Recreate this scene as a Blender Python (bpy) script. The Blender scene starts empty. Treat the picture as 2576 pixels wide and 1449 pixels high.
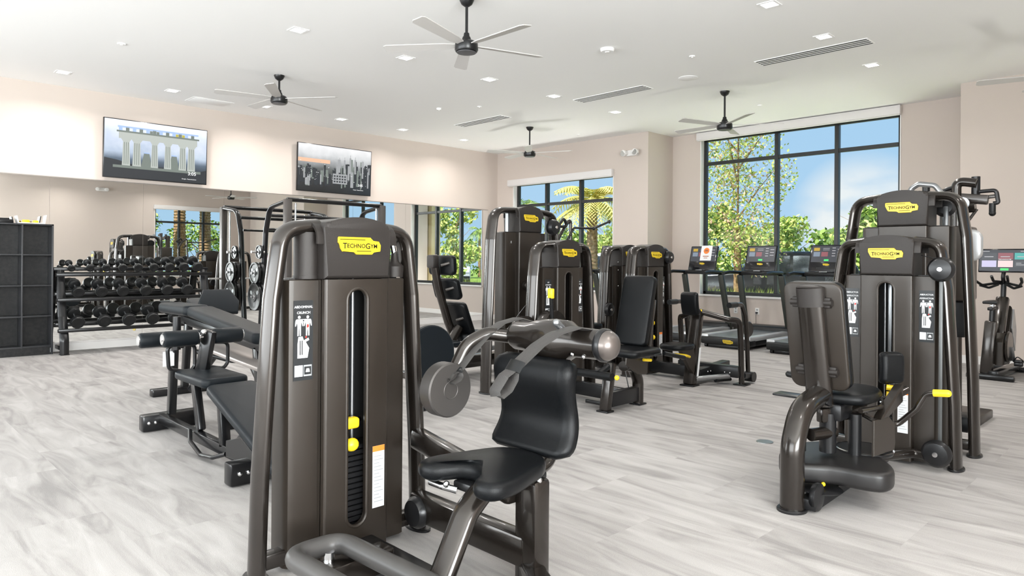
import bpy, bmesh, math, random
from mathutils import Vector, Matrix, Euler
random.seed(7)
PI = math.pi
sc = bpy.context.scene
COL = sc.collection

# ---------------------------------------------------------------- camera, world, sun, big lights, exposure
CAM_H = 1.3043
TH = math.radians(45.381)
ROLL = math.radians(0.4097)
F_PX = 1736.58
cam_d = bpy.data.cameras.new('camera')
cam = bpy.data.objects.new('camera', cam_d)
COL.objects.link(cam)
sc.camera = cam
cam_d.sensor_width = 36.0
cam_d.lens = 36.0 * F_PX / 2576
cam_d.shift_y = -(724.5 - 656.5) / 2576
cam_d.clip_start = 0.05
cam_d.clip_end = 400
_m = Matrix.Rotation(TH - PI / 2, 4, 'Z') @ Matrix.Rotation(PI / 2, 4, 'X') @ Matrix.Rotation(ROLL, 4, 'Z')
cam.matrix_world = Matrix.Translation((0, 0, CAM_H)) @ _m

H = 3.70          # ceiling height
YA = 11.283       # mirror wall
XB = 10.66        # window wall
XR = 11.485       # recessed window wall
YR1, YR2 = 7.266, 2.348
YS = -1.58        # wall behind the camera
XW = -4.0
YS2 = -4.2
XS = 3.25

sc.view_settings.view_transform = 'Standard'
sc.view_settings.look = 'None'
sc.view_settings.gamma = 1.0
sc.view_settings.use_curve_mapping = False
sc.view_settings.exposure = 0.70
try:
    sc.cycles.max_bounces = 8
    sc.cycles.diffuse_bounces = 4
    sc.cycles.glossy_bounces = 4
    sc.cycles.transparent_max_bounces = 12
    sc.cycles.caustics_reflective = False
    sc.cycles.caustics_refractive = False
    sc.cycles.sample_clamp_indirect = 6.0
except Exception:
    pass

CLOUD = (0.9468, 0.3164, 0.0600)     # direction of the one bright cloud bank
world = bpy.data.worlds.new('sky')
sc.world = world
world.use_nodes = True
wn = world.node_tree
for n in list(wn.nodes): wn.nodes.remove(n)
def wnode(t, **k):
    n = wn.nodes.new(t)
    for a, b in k.items(): setattr(n, a, b)
    return n
w_out = wnode('ShaderNodeOutputWorld'); w_bg = wnode('ShaderNodeBackground')
w_tc = wnode('ShaderNodeTexCoord'); w_sep = wnode('ShaderNodeSeparateXYZ')
w_ramp = wnode('ShaderNodeValToRGB'); w_no = wnode('ShaderNodeTexNoise'); w_map = wnode('ShaderNodeMapping')
w_cr = wnode('ShaderNodeValToRGB'); w_mix = wnode('ShaderNodeMixRGB')
w_band = wnode('ShaderNodeValToRGB'); w_mul = wnode('ShaderNodeMath', operation='MULTIPLY')
w_ramp.color_ramp.elements[0].position = 0.0; w_ramp.color_ramp.elements[0].color = (0.50, 0.73, 0.97, 1)
w_ramp.color_ramp.elements[1].position = 0.45; w_ramp.color_ramp.elements[1].color = (0.37, 0.64, 0.95, 1)
w_map.inputs['Scale'].default_value = (2.2, 2.2, 6.0)
w_map.inputs['Location'].default_value = (0.35, 0.1, 0.0)
w_no.inputs['Scale'].default_value = 2.6; w_no.inputs['Detail'].default_value = 7
w_cr.color_ramp.elements[0].position = 0.30; w_cr.color_ramp.elements[1].position = 0.50
w_dot = wnode('ShaderNodeVectorMath', operation='DOT_PRODUCT'); w_dot.inputs[1].default_value = CLOUD
w_near = wnode('ShaderNodeMapRange'); w_near.inputs[1].default_value = 0.9962; w_near.inputs[2].default_value = 0.9990; w_mul2 = wnode('ShaderNodeMath', operation='MULTIPLY')
w_band.color_ramp.elements[0].position = 0.0; w_band.color_ramp.elements[0].color = (1, 1, 1, 1)
w_band.color_ramp.elements[1].position = 0.20; w_band.color_ramp.elements[1].color = (0, 0, 0, 1)
e = w_band.color_ramp.elements.new(0.11); e.color = (0.9, 0.9, 0.9, 1)
w_mix.inputs[2].default_value = (0.98, 0.99, 1.0, 1)
wl = wn.links.new
wl(w_tc.outputs['Generated'], w_sep.inputs[0]); wl(w_sep.outputs['Z'], w_ramp.inputs[0])
wl(w_tc.outputs['Generated'], w_map.inputs[0]); wl(w_map.outputs[0], w_no.inputs['Vector'])
wl(w_no.outputs[0], w_cr.inputs[0]); wl(w_sep.outputs['Z'], w_band.inputs[0])
wl(w_cr.outputs[0], w_mul.inputs[0]); wl(w_band.outputs[0], w_mul.inputs[1])
wl(w_tc.outputs['Generated'], w_dot.inputs[0]); wl(w_dot.outputs['Value'], w_near.inputs[0]); wl(w_mul.outputs[0], w_mul2.inputs[0]); wl(w_near.outputs[0], w_mul2.inputs[1])
wl(w_mul2.outputs[0], w_mix.inputs[0]); wl(w_ramp.outputs[0], w_mix.inputs[1])
wl(w_mix.outputs[0], w_bg.inputs[0]); wl(w_bg.outputs[0], w_out.inputs[0])
w_bg.inputs[1].default_value = 0.58

sun_d = bpy.data.lights.new('sun', 'SUN'); sun_d.energy = 4.6; sun_d.angle = 0.02; sun_d.color = (1.0, 0.95, 0.86)
sun = bpy.data.objects.new('sun', sun_d); COL.objects.link(sun)
sun.rotation_euler = (0, math.radians(-38), math.radians(-22)); sun.location = (0, 0, 20)

def area(name, loc, rot, sx, sy, power, color=(1, 1, 1), spread=180):
    d = bpy.data.lights.new(name, 'AREA'); d.shape = 'RECTANGLE'; d.size = sx; d.size_y = sy
    d.energy = power; d.color = color; d.spread = math.radians(spread)
    o = bpy.data.objects.new(name, d); COL.objects.link(o); o.location = loc; o.rotation_euler = rot
    return o
FILL_TINT = (0.99, 0.985, 1.0)
# added fill lamps outside made-up glazing in the west and back walls
area('added_fill_west', (XW - 0.85, 4.2, 1.70), (0, math.radians(-105), 0), 2.9, 13.0, 760, FILL_TINT)
area('added_fill_south', (-1.0, YS2 - 0.85, 1.70), (math.radians(108), 0, 0), 5.4, 2.9, 900, FILL_TINT)
# added lamps hidden below the other sills, aimed up to brighten the ceiling
area('added_uplight_2', (12.45, 5.0, .13), (0, math.radians(125), 0), .55, 3.4, 130, (1, .97, .92))
area('added_uplight_1', (11.65, 9.4, .13), (0, math.radians(125), 0), .55, 2.6, 85, (1, .97, .92))
area('added_uplight_3', (8.7, -2.55, .13), (math.radians(-235), 0, 0), 2.4, .55, 60, (1, .97, .92))

# ---------------------------------------------------------------- materials
MATS = {}
def mat(name, col=(0.5, 0.5, 0.5), rough=0.5, metal=0.0, emit=None, es=1.0, spec=0.5, bump=None, noise=None, coat=0.0):
    if name in MATS: return MATS[name]
    m = bpy.data.materials.new(name); m.use_nodes = True
    nt = m.node_tree; b = nt.nodes['Principled BSDF']
    b.inputs['Base Color'].default_value = (*col, 1); b.inputs['Roughness'].default_value = rough
    b.inputs['Metallic'].default_value = metal; b.inputs['Specular IOR Level'].default_value = spec
    b.inputs['Coat Weight'].default_value = coat; b.inputs['Coat Roughness'].default_value = 0.12
    if emit:
        b.inputs['Emission Color'].default_value = (*emit, 1); b.inputs['Emission Strength'].default_value = es
    tc = None
    if bump or noise:
        tc = nt.nodes.new('ShaderNodeTexCoord')
    if bump:
        sc_, st = bump
        n = nt.nodes.new('ShaderNodeTexNoise'); n.inputs['Scale'].default_value = sc_; n.inputs['Detail'].default_value = 3
        bp = nt.nodes.new('ShaderNodeBump'); bp.inputs['Strength'].default_value = st; bp.inputs['Distance'].default_value = 0.01
        nt.links.new(tc.outputs['Object'], n.inputs['Vector']); nt.links.new(n.outputs[0], bp.inputs['Height'])
        nt.links.new(bp.outputs[0], b.inputs['Normal'])
    if noise:
        sc_, c2 = noise
        n = nt.nodes.new('ShaderNodeTexNoise'); n.inputs['Scale'].default_value = sc_; n.inputs['Detail'].default_value = 4
        r = nt.nodes.new('ShaderNodeValToRGB')
        r.color_ramp.elements[0].color = (*col, 1); r.color_ramp.elements[1].color = (*c2, 1)
        r.color_ramp.elements[0].position = 0.38; r.color_ramp.elements[1].position = 0.62
        nt.links.new(tc.outputs['Object'], n.inputs['Vector']); nt.links.new(n.outputs[0], r.inputs[0])
        nt.links.new(r.outputs[0], b.inputs['Base Color'])
    MATS[name] = m
    return m

M_FRAME = mat('bronze_frame_paint', (0.024, 0.019, 0.0155), 0.26, 0.6, spec=0.6, coat=0.55)
M_COVER = mat('bronze_cover_plastic', (0.029, 0.0225, 0.0175), 0.32, 0.3, coat=0.12, bump=(900, 0.12))
M_COVER2 = mat('dark_cap_plastic', (0.023, 0.019, 0.017), 0.42, 0.25, bump=(700, 0.2))
M_BLACK = mat('black_metal', (0.012, 0.012, 0.013), 0.32, 0.3, coat=0.1)
M_RUB = mat('black_rubber', (0.006, 0.0065, 0.007), 0.36, 0.0, spec=.35, bump=(300, 0.1))
M_PAD = mat('black_upholstery', (0.005, 0.0055, 0.0062), 0.30, 0.0, spec=0.20, bump=(500, 0.15))
M_PADB = mat('charcoal_upholstery', (0.009, 0.0115, 0.014), 0.36, 0.0, spec=0.16, bump=(500, 0.15))
M_CHROME = mat('chrome', (0.75, 0.75, 0.76), 0.15, 1.0)
M_STEEL = mat('grey_steel', (0.32, 0.33, 0.34), 0.3, 0.9)
M_YEL = mat('yellow_plastic', (0.86, 0.60, 0.02), 0.35)
M_BADGE = mat('yellow_badge', (0.60, 0.42, 0.015), 0.35)
M_INK = mat('dark_ink', (0.05, 0.045, 0.02), 0.5)
M_WHITE = mat('white_print', (0.80, 0.81, 0.82), 0.5)
M_GREYP = mat('grey_print', (0.35, 0.36, 0.37), 0.5)
M_RED = mat('red_print', (0.65, 0.03, 0.02), 0.5)
M_ORANGE = mat('orange_print', (0.85, 0.22, 0.03), 0.5)
M_PLACARD = mat('placard_black', (0.018, 0.020, 0.022), 0.35)
M_DARK = mat('dark_recess', (0.006, 0.006, 0.006), 0.6)
M_STRAP = mat('grey_webbing', (0.040, 0.037, 0.035), 0.45, bump=(400, 0.4))
M_CAPMET = mat('bronze_end_cap', (0.15, 0.13, 0.12), 0.30, 0.7)
M_SILV = mat('silver_cover', (0.55, 0.56, 0.57), 0.32, 0.5)
M_WALL = mat('wall_paint', (0.575, 0.50, 0.45), 0.85, noise=(0.6, (0.59, 0.515, 0.464)))
M_CEIL = mat('ceiling_paint', (0.93, 0.925, 0.915), 0.9)
M_TRIM = mat('white_trim', (0.80, 0.78, 0.76), 0.45)
M_BLIND = mat('blind_cassette', (0.72, 0.69, 0.68), 0.5)
M_WFRAME = mat('black_window_frame', (0.010, 0.011, 0.011), 0.35)
M_LENS = mat('light_lens', (1, 1, 1), 0.4, emit=(1.0, 0.98, 0.95), es=6.0)
M_FANB = mat('fan_blade', (0.60, 0.58, 0.56), 0.5)
M_SCRN = mat('black_screen', (0.008, 0.008, 0.010), 0.12)
M_CABE = mat('cubby_edge_sheen', (.030, .031, .034), .35)  # lighter than the laminate: edge reflections are put into the colour
M_CABIN = mat('black_laminate', (0.009, 0.009, 0.010), 0.38, spec=.3, bump=(60, 0.05), noise=(30, (0.018, 0.018, 0.018)))

def mirror_mat():
    m = bpy.data.materials.new('mirror_glass'); m.use_nodes = True
    nt = m.node_tree; b = nt.nodes['Principled BSDF']
    b.inputs['Base Color'].default_value = (0.93, 0.95, 0.94, 1); b.inputs['Metallic'].default_value = 1; b.inputs['Roughness'].default_value = 0.0
    return m
M_MIRROR = mirror_mat()
def glass_mat(name='window_glass', tint=(0.97, 0.99, 0.985), refl=0.003):
    m = bpy.data.materials.new(name); m.use_nodes = True
    nt = m.node_tree
    for n in list(nt.nodes): nt.nodes.remove(n)
    o = nt.nodes.new('ShaderNodeOutputMaterial'); t = nt.nodes.new('ShaderNodeBsdfTransparent'); g = nt.nodes.new('ShaderNodeBsdfGlossy')
    x = nt.nodes.new('ShaderNodeMixShader'); x.inputs[0].default_value = refl
    t.inputs[0].default_value = (*tint, 1); g.inputs['Roughness'].default_value = 0.02
    nt.links.new(t.outputs[0], x.inputs[1]); nt.links.new(g.outputs[0], x.inputs[2]); nt.links.new(x.outputs[0], o.inputs[0])
    return m
M_GLASS = glass_mat()

def floor_mat():
    m = bpy.data.materials.new('carpet_planks'); m.use_nodes = True
    nt = m.node_tree; b = nt.nodes['Principled BSDF']; L = nt.links.new
    N = lambda t, **k: (lambda n: [setattr(n, a, v) for a, v in k.items()] and n or n)(nt.nodes.new(t))
    tc = nt.nodes.new('ShaderNodeTexCoord')
    # plank layout: planks run along Y, each 0.25 x 1.0 m
    mp = nt.nodes.new('ShaderNodeMapping'); mp.inputs['Rotation'].default_value = (0, 0, PI / 2)
    L(tc.outputs['Object'], mp.inputs[0])
    br = nt.nodes.new('ShaderNodeTexBrick'); br.inputs['Scale'].default_value = 1.0
    br.inputs['Brick Width'].default_value = 1.0; br.inputs['Row Height'].default_value = 0.5
    br.inputs['Mortar Size'].default_value = 0.0008; br.inputs['Mortar Smooth'].default_value = 0.3; br.offset = 0.5
    br.inputs['Color1'].default_value = (0.1, 0.1, 0.1, 1); br.inputs['Color2'].default_value = (0.9, 0.9, 0.9, 1); br.inputs['Mortar'].default_value = (0.5, 0.5, 0.5, 1)
    L(mp.outputs[0], br.inputs['Vector'])
    sep = nt.nodes.new('ShaderNodeSeparateXYZ'); L(tc.outputs['Object'], sep.inputs[0])
    # per-plank shift of the grain
    comb = nt.nodes.new('ShaderNodeCombineXYZ')
    mul = nt.nodes.new('ShaderNodeMath'); mul.operation = 'MULTIPLY'; mul.inputs[1].default_value = 5.0
    L(br.outputs['Color'], mul.inputs[0])
    sx = nt.nodes.new('ShaderNodeMath'); sx.operation = 'MULTIPLY'; sx.inputs[1].default_value = 4.6; L(sep.outputs['X'], sx.inputs[0])
    sy = nt.nodes.new('ShaderNodeMath'); sy.operation = 'MULTIPLY'; sy.inputs[1].default_value = 0.75; L(sep.outputs['Y'], sy.inputs[0])
    L(sx.outputs[0], comb.inputs[0]); L(sy.outputs[0], comb.inputs[1]); L(mul.outputs[0], comb.inputs[2])
    no = nt.nodes.new('ShaderNodeTexNoise'); no.inputs['Scale'].default_value = 1.6; no.inputs['Detail'].default_value = 5; no.inputs['Distortion'].default_value = 1.1; no.inputs['Roughness'].default_value = 0.55
    L(comb.outputs[0], no.inputs['Vector'])
    r = nt.nodes.new('ShaderNodeValToRGB')
    r.color_ramp.elements[0].position = 0.30; r.color_ramp.elements[0].color = (0.262, 0.248, 0.240, 1)
    r.color_ramp.elements[1].position = 0.66; r.color_ramp.elements[1].color = (0.445, 0.425, 0.412, 1)
    e = r.color_ramp.elements.new(0.47); e.color = (0.365, 0.346, 0.333, 1)
    L(no.outputs[0], r.inputs[0])
    fine = nt.nodes.new('ShaderNodeTexNoise'); fine.inputs['Scale'].default_value = 260; fine.inputs['Detail'].default_value = 2
    L(tc.outputs['Object'], fine.inputs['Vector'])
    mx = nt.nodes.new('ShaderNodeMixRGB'); mx.blend_type = 'OVERLAY'; mx.inputs[0].default_value = 0.25
    L(r.outputs[0], mx.inputs[1]); L(fine.outputs[0], mx.inputs[2])
    L(mx.outputs[0], b.inputs['Base Color'])
    b.inputs['Roughness'].default_value = 0.75; b.inputs['Specular IOR Level'].default_value = 0.3
    bp = nt.nodes.new('ShaderNodeBump'); bp.inputs['Strength'].default_value = 0.25; bp.inputs['Distance'].default_value = 0.004
    L(fine.outputs[0], bp.inputs['Height']); L(bp.outputs[0], b.inputs['Normal'])
    return m
M_FLOOR = floor_mat()

# ---------------------------------------------------------------- mesh builder
def rot_frame(n, up=Vector((0, 0, 1))):
    n = Vector(n).normalized()
    if abs(n.dot(up)) > 0.99: up = Vector((0, 1, 0))
    u = up.cross(n).normalized(); v = n.cross(u)
    return u, v, n

def fillet(pts, r, k=6, closed=False):
    P = [Vector(p) for p in pts]
    if r <= 0: return P
    out = []; n = len(P)
    for i in range(n):
        if not closed and (i == 0 or i == n - 1): out.append(P[i]); continue
        a, b, c = P[i - 1], P[i], P[(i + 1) % n]
        d1 = (a - b); d2 = (c - b); l1, l2 = d1.length, d2.length
        if l1 < 1e-6 or l2 < 1e-6: out.append(b); continue
        d1.normalize(); d2.normalize()
        ang = d1.angle(d2, PI)
        if ang > PI - 0.05: out.append(b); continue
        t = min(r / math.tan(ang / 2), l1 * 0.48, l2 * 0.48)
        s = b + d1 * t; e_ = b + d2 * t
        for j in range(k + 1):
            q = j / k
            out.append(s * (1 - q) ** 2 + b * 2 * q * (1 - q) + e_ * q * q)
    return out

class MB:
    def __init__(self):
        self.bm = bmesh.new(); self.mi = 0
    def _new(self, vs, fs):
        bv = [self.bm.verts.new(v) for v in vs]; out = []
        for f in fs:
            try:
                fc = self.bm.faces.new([bv[i] for i in f]); fc.material_index = self.mi; out.append(fc)
            except ValueError: pass
        return bv, out
    def poly(self, pts): self._new(pts, [list(range(len(pts)))]); return self
    def box(self, x0, x1, y0, y1, z0, z1, bev=0.0, seg=2, m=None):
        if x0 > x1: x0, x1 = x1, x0
        if y0 > y1: y0, y1 = y1, y0
        if z0 > z1: z0, z1 = z1, z0
        V = [Vector((x, y, z)) for z in (z0, z1) for y in (y0, y1) for x in (x0, x1)]
        if m is not None: V = [m @ v for v in V]
        bv, f = self._new(V, [(0, 2, 3, 1), (4, 5, 7, 6), (0, 1, 5, 4), (2, 6, 7, 3), (0, 4, 6, 2), (1, 3, 7, 5)])
        if bev > 0:
            es = list({e for q in f for e in q.edges})
            r = bmesh.ops.bevel(self.bm, geom=es, offset=bev, segments=seg, affect='EDGES', profile=0.5, clamp_overlap=True)
            for q in r['faces']: q.material_index = self.mi
        return self
    def obox(self, c, size, rot=(0, 0, 0), bev=0.0, seg=2):
        m = Matrix.Translation(c) @ Euler(rot).to_matrix().to_4x4()
        sx, sy, sz = [s / 2 for s in size]
        return self.box(-sx, sx, -sy, sy, -sz, sz, bev, seg, m)
    def beam(self, p0, p1, w, h, bev=0.004, up=(0, 0, 1)):
        p0, p1 = Vector(p0), Vector(p1); u, v, n = rot_frame(p1 - p0, Vector(up))
        m = Matrix((( u.x, v.x, n.x, p0.x), (u.y, v.y, n.y, p0.y), (u.z, v.z, n.z, p0.z), (0, 0, 0, 1)))
        return self.box(-w / 2, w / 2, -h / 2, h / 2, 0, (p1 - p0).length, bev, 2, m)
    def cyl(self, p0, p1, r, r2=None, n=20, cap=True, bev=0.0):
        p0, p1 = Vector(p0), Vector(p1); r2 = r if r2 is None else r2
        if bev > 0:
            L = (p1 - p0).length; d = (p1 - p0).normalized()
            prof = [(0, 0), (max(r - bev, 0.0005), 0), (r - bev * .3, bev * .3), (r, bev), (r2, L - bev), (r2 - bev * .3, L - bev * .3), (max(r2 - bev, 0.0005), L), (0, L)]
            return self.lathe(prof, p0, d, n)
        u, v, w = rot_frame(p1 - p0)
        V = []
        for p, rr in ((p0, r), (p1, r2)):
            V += [p + (u * math.cos(2 * PI * i / n) + v * math.sin(2 * PI * i / n)) * rr for i in range(n)]
        F = [(i, (i + 1) % n, n + (i + 1) % n, n + i) for i in range(n)]
        if cap: F += [tuple(reversed(range(n))), tuple(range(n, 2 * n))]
        self._new(V, F); return self
    def lathe(self, prof, p0, d=(0, 0, 1), n=24):
        p0 = Vector(p0); u, v, w = rot_frame(d)
        V = []; idx = []
        for r, h in prof:
            if r <= 1e-6: idx.append([len(V)] * n); V.append(p0 + w * h)
            else:
                s = len(V); idx.append([s + i for i in range(n)])
                V += [p0 + w * h + (u * math.cos(2 * PI * i / n) + v * math.sin(2 * PI * i / n)) * r for i in range(n)]
        F = []
        for a, b in zip(idx, idx[1:]):
            for i in range(n):
                j = (i + 1) % n
                q = []
                for t in (a[i], a[j], b[j], b[i]):
                    if t not in q: q.append(t)
                if len(q) >= 3: F.append(q)
        self._new(V, F); return self
    def tube(self, pts, r, n=12, fil=0.0, closed=False, rb=None, bn=None, cap=True, k=6, r_end=None):
        P = fillet(pts, fil, k, closed); m = len(P)
        rb = r if rb is None else rb
        V = []; prev = None
        for i in range(m):
            if closed: t = (P[(i + 1) % m] - P[i - 1])
            else: t = P[min(i + 1, m - 1)] - P[max(i - 1, 0)]
            t.normalize()
            if bn is not None:
                b = Vector(bn); b = (b - t * b.dot(t)).normalized(); a = b.cross(t)
            else:
                if prev is None:
                    a, b, _ = rot_frame(t)
                else:
                    a = prev - t * prev.dot(t)
                    if a.length < 1e-4: a, b, _ = rot_frame(t)
                    a.normalize(); b = t.cross(a)
                prev = a
            q = i / max(m - 1, 1); s = 1.0 if r_end is None else (1 + (r_end / r - 1) * q)
            V += [P[i] + a * (r * s * math.cos(2 * PI * j / n)) + b * (rb * s * math.sin(2 * PI * j / n)) for j in range(n)]
        F = []
        for i in range(m if closed else m - 1):
            k0 = i * n; k1 = ((i + 1) % m) * n
            F += [(k0 + j, k0 + (j + 1) % n, k1 + (j + 1) % n, k1 + j) for j in range(n)]
        if not closed and cap: F += [tuple(reversed(range(n))), tuple(range((m - 1) * n, m * n))]
        self._new(V, F); return self
    def prism(self, poly, o, u, v, t, bev=0.0, seg=2, flt=None, both=False):
        """polygon in the u,v plane at o, extruded by t along u x v"""
        o, u, v = Vector(o), Vector(u), Vector(v); n = u.cross(v).normalized()
        k = len(poly)
        A = [o + u * a + v * b for a, b in poly]; B = [p + n * t for p in A]
        F = [tuple(reversed(range(k))), tuple(range(k, 2 * k))] + [(i, (i + 1) % k, k + (i + 1) % k, k + i) for i in range(k)]
        bv, fs = self._new(A + B, F)
        if bev > 0 and len(fs) >= 2:
            es = [e for e in fs[1].edges]
            if both: es += [e for e in fs[0].edges]
            if flt: es = [e for e in es if flt((e.verts[0].co + e.verts[1].co) / 2)]
            r = bmesh.ops.bevel(self.bm, geom=es, offset=bev, segments=seg, affect='EDGES', profile=0.5, clamp_overlap=True)
            for q in r['faces']: q.material_index = self.mi
        return self
    def cushion(self, outline, o, u, v, t, e=0.02, dome=0.0, k=4):
        o, u, v = Vector(o), Vector(u).normalized(), Vector(v).normalized(); n = u.cross(v).normalized()
        P = [Vector((a, b)) for a, b in outline]; m = len(P)
        ar = sum(P[i].x * P[(i + 1) % m].y - P[(i + 1) % m].x * P[i].y for i in range(m))
        if ar < 0: P.reverse()
        def off(d):
            out = []
            for i in range(m):
                a, b, c = P[i - 1], P[i], P[(i + 1) % m]
                e1 = (b - a); e2 = (c - b)
                if e1.length < 1e-7: e1 = e2
                if e2.length < 1e-7: e2 = e1
                n1 = Vector((-e1.y, e1.x)).normalized(); n2 = Vector((-e2.y, e2.x)).normalized()
                nn = n1 + n2
                if nn.length < 1e-4: nn = n1
                nn.normalize(); out.append(b + nn * d)
            return out
        layers = []
        for i in range(k + 1):
            a = PI / 2 * i / k; layers.append((e * (1 - math.sin(a)), e * (1 - math.cos(a))))
        for i in range(k + 1):
            a = PI / 2 * i / k; layers.append((e * (1 - math.cos(a)), t - e + e * math.sin(a)))
        V = []
        for d, h in layers: V += [o + u * q.x + v * q.y + n * h for q in off(d)]
        c = sum(off(e), Vector((0, 0))) / m
        if dome > 0:
            for s, hh in ((0.88, .3), (0.66, .7), (0.35, .95)):
                V += [o + u * (c.x + (q.x - c.x) * s) + v * (c.y + (q.y - c.y) * s) + n * (t + dome * hh) for q in off(e)]
        L = len(V) // m
        F = [tuple(reversed(range(m)))]
        for l in range(L - 1):
            F += [(l * m + i, l * m + (i + 1) % m, (l + 1) * m + (i + 1) % m, (l + 1) * m + i) for i in range(m)]
        if dome > 0:
            V.append(o + u * c.x + v * c.y + n * (t + dome)); q = len(V) - 1
            F += [((L - 1) * m + i, (L - 1) * m + (i + 1) % m, q) for i in range(m)]
        else: F.append(tuple(range((L - 1) * m, L * m)))
        self._new(V, F); return self
    def ball(self, c, r, n=16, s=(1, 1, 1)):
        ret = bmesh.ops.create_uvsphere(self.bm, u_segments=n, v_segments=max(6, n // 2), radius=1)
        for v in ret['verts']:
            v.co = Vector((c[0] + v.co.x * r * s[0], c[1] + v.co.y * r * s[1], c[2] + v.co.z * r * s[2]))
        for f in {f for v in ret['verts'] for f in v.link_faces}: f.material_index = self.mi
        return self
    def text(self, s, o, u, v, size, t=0.0006):
        """text centred at o, u = reading direction, v = up; size = letter height"""
        vs, fs = text_mesh(s)
        if not vs: return self
        xs = [p[0] for p in vs]; cx = (min(xs) + max(xs)) / 2
        o, u, v = Vector(o), Vector(u).normalized(), Vector(v).normalized(); n = u.cross(v)
        self._new([o + u * ((p[0] - cx) * size / 0.7) + v * (p[1] * size / 0.7 - size / 2) + n * t for p in vs], fs)
        return self
    def build(self, name, mats, parent=None, world=False, ang=38, loc=None, tf=None):
        if world and parent is not None:
            inv = (Matrix.Translation(parent_root(parent).location) @ parent_root(parent).rotation_euler.to_matrix().to_4x4()).inverted()
            for v in self.bm.verts: v.co = inv @ v.co
        if tf is not None:
            for v in self.bm.verts: v.co = tf @ v.co
        if loc is not None:
            for v in self.bm.verts: v.co = v.co - Vector(loc)
        bmesh.ops.recalc_face_normals(self.bm, faces=self.bm.faces)
        me = bpy.data.meshes.new(name); self.bm.to_mesh(me); self.bm.free()
        if not isinstance(mats, (list, tuple)): mats = [mats]
        for m in mats: me.materials.append(m)
        me.polygons.foreach_set('use_smooth', [True] * len(me.polygons))
        try: me.set_sharp_from_angle(angle=math.radians(ang))
        except Exception: pass
        ob = bpy.data.objects.new(name, me); COL.objects.link(ob)
        if parent is not None: ob.parent = parent
        if loc is not None: ob.location = loc
        return ob

_tc = {}
def text_mesh(s):
    if s in _tc: return _tc[s]
    c = bpy.data.curves.new('t', 'FONT'); c.body = s; c.size = 1.0; c.resolution_u = 2; c.offset = .012; c.fill_mode = 'BOTH'
    o = bpy.data.objects.new('t', c)
    me = bpy.data.meshes.new_from_object(o)
    r = ([tuple(v.co) for v in me.vertices], [list(p.vertices) for p in me.polygons])
    bpy.data.objects.remove(o); bpy.data.meshes.remove(me); bpy.data.curves.remove(c)
    _tc[s] = r
    return r

def parent_root(o):
    while o.parent is not None: o = o.parent
    return o
def thing(name, label, cat, loc=(0, 0, 0), rz=0.0, group=None):
    o = bpy.data.objects.new(name, None); COL.objects.link(o); o.empty_display_size = 0.1
    o.location = loc; o.rotation_euler = (0, 0, rz); o['label'] = label; o['category'] = cat
    if group: o['group'] = group
    return o
def tag(o, label=None, cat=None, group=None, kind=None):
    if label: o['label'] = label
    if cat: o['category'] = cat
    if group: o['group'] = group
    if kind: o['kind'] = kind
    return o
def struct(o): o['kind'] = 'structure'; return o
def dup(root, loc, label=None, rz=None):
    kids = {}
    for c in bpy.data.objects:
        if c.parent is not None: kids.setdefault(c.parent, []).append(c)
    def rec(o, par):
        c = o.copy(); COL.objects.link(c); c.parent = par
        for ch in kids.get(o, []): rec(ch, c)
        return c
    r = rec(root, None); r.location = loc
    if rz is not None: r.rotation_euler = (0, 0, rz)
    if label: r['label'] = label
    return r
def rrect(w, h, r, n=5, cx=0, cy=0):
    out = []
    for sx, sy, a0 in ((1, -1, -90), (1, 1, 0), (-1, 1, 90), (-1, -1, 180)):
        for i in range(n + 1):
            a = math.radians(a0 + 90 * i / n)
            out.append((cx + sx * (w / 2 - r) + r * math.cos(a), cy + sy * (h / 2 - r) + r * math.sin(a)))
    return out
X = Vector((1, 0, 0)); Y = Vector((0, 1, 0)); Z = Vector((0, 0, 1))
# ---------------------------------------------------------------- room shell
T = 0.22
b = MB(); b.box(XW, XR + .3, YS2, YA, -0.10, 0.0); struct(b.build('floor', M_FLOOR))
b = MB(); b.box(XW - T, XR + .3, YS2 - T, YA + T, H, H + 0.2); struct(b.build('ceiling', M_CEIL))
b = MB(); b.box(XW - T, XB + T, YA, YA + T, -.1, H); struct(b.build('wall_north', M_WALL))

def wall_with_hole(axis, c0, c1, a0, a1, h0, h1, z0, z1):
    """wall slab: axis 'x' = plane of constant x from c0 to c1, running a0..a1 in y; hole h0..h1, z0..z1"""
    b = MB()
    def bx(p, q, zz0, zz1):
        if q - p < 1e-4: return
        if axis == 'x': b.box(c0, c1, p, q, zz0, zz1)
        else: b.box(p, q, c0, c1, zz0, zz1)
    bx(a0, h0, -.1, H); bx(h1, a1, -.1, H); bx(h0, h1, -.1, z0); bx(h0, h1, z1, H)
    return b
W1 = (8.055, 10.76); W2 = (3.31, 6.66); W3 = (7.50, 9.85)
struct(wall_with_hole('x', XB, XB + T, YR1, YA, W1[0], W1[1], .74, 3.0).build('wall_east', M_WALL))
struct(wall_with_hole('x', XR, XR + T, YR2 - .0, YR1 + .0, W2[0], W2[1], .72, 3.60).build('wall_recess', M_WALL))
b = MB(); b.box(XB + T, XR + T, YR1, YR1 + .1, -.1, H); struct(b.build('wall_recess_left', M_WALL))
b = MB(); b.box(XB, XR + T, YS - T, YR2, -.1, H); struct(b.build('wall_south_east', M_WALL))
struct(wall_with_hole('y', YS - T, YS, XS, XB, W3[0], W3[1], .74, 3.0).build('wall_south', M_WALL))
b = MB(); b.box(XS, XS + T, YS2, YS - T, -.1, H); struct(b.build('wall_recess_south', M_WALL))
struct(wall_with_hole('y', YS2 - T, YS2, XW, XS + T, -3.8, 1.8, .35, 3.35).build('wall_back', M_WALL))
struct(wall_with_hole('x', XW - T, XW, YS2 - T, YA, -2.3, 10.7, .35, 3.35).build('wall_west', M_WALL))

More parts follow.
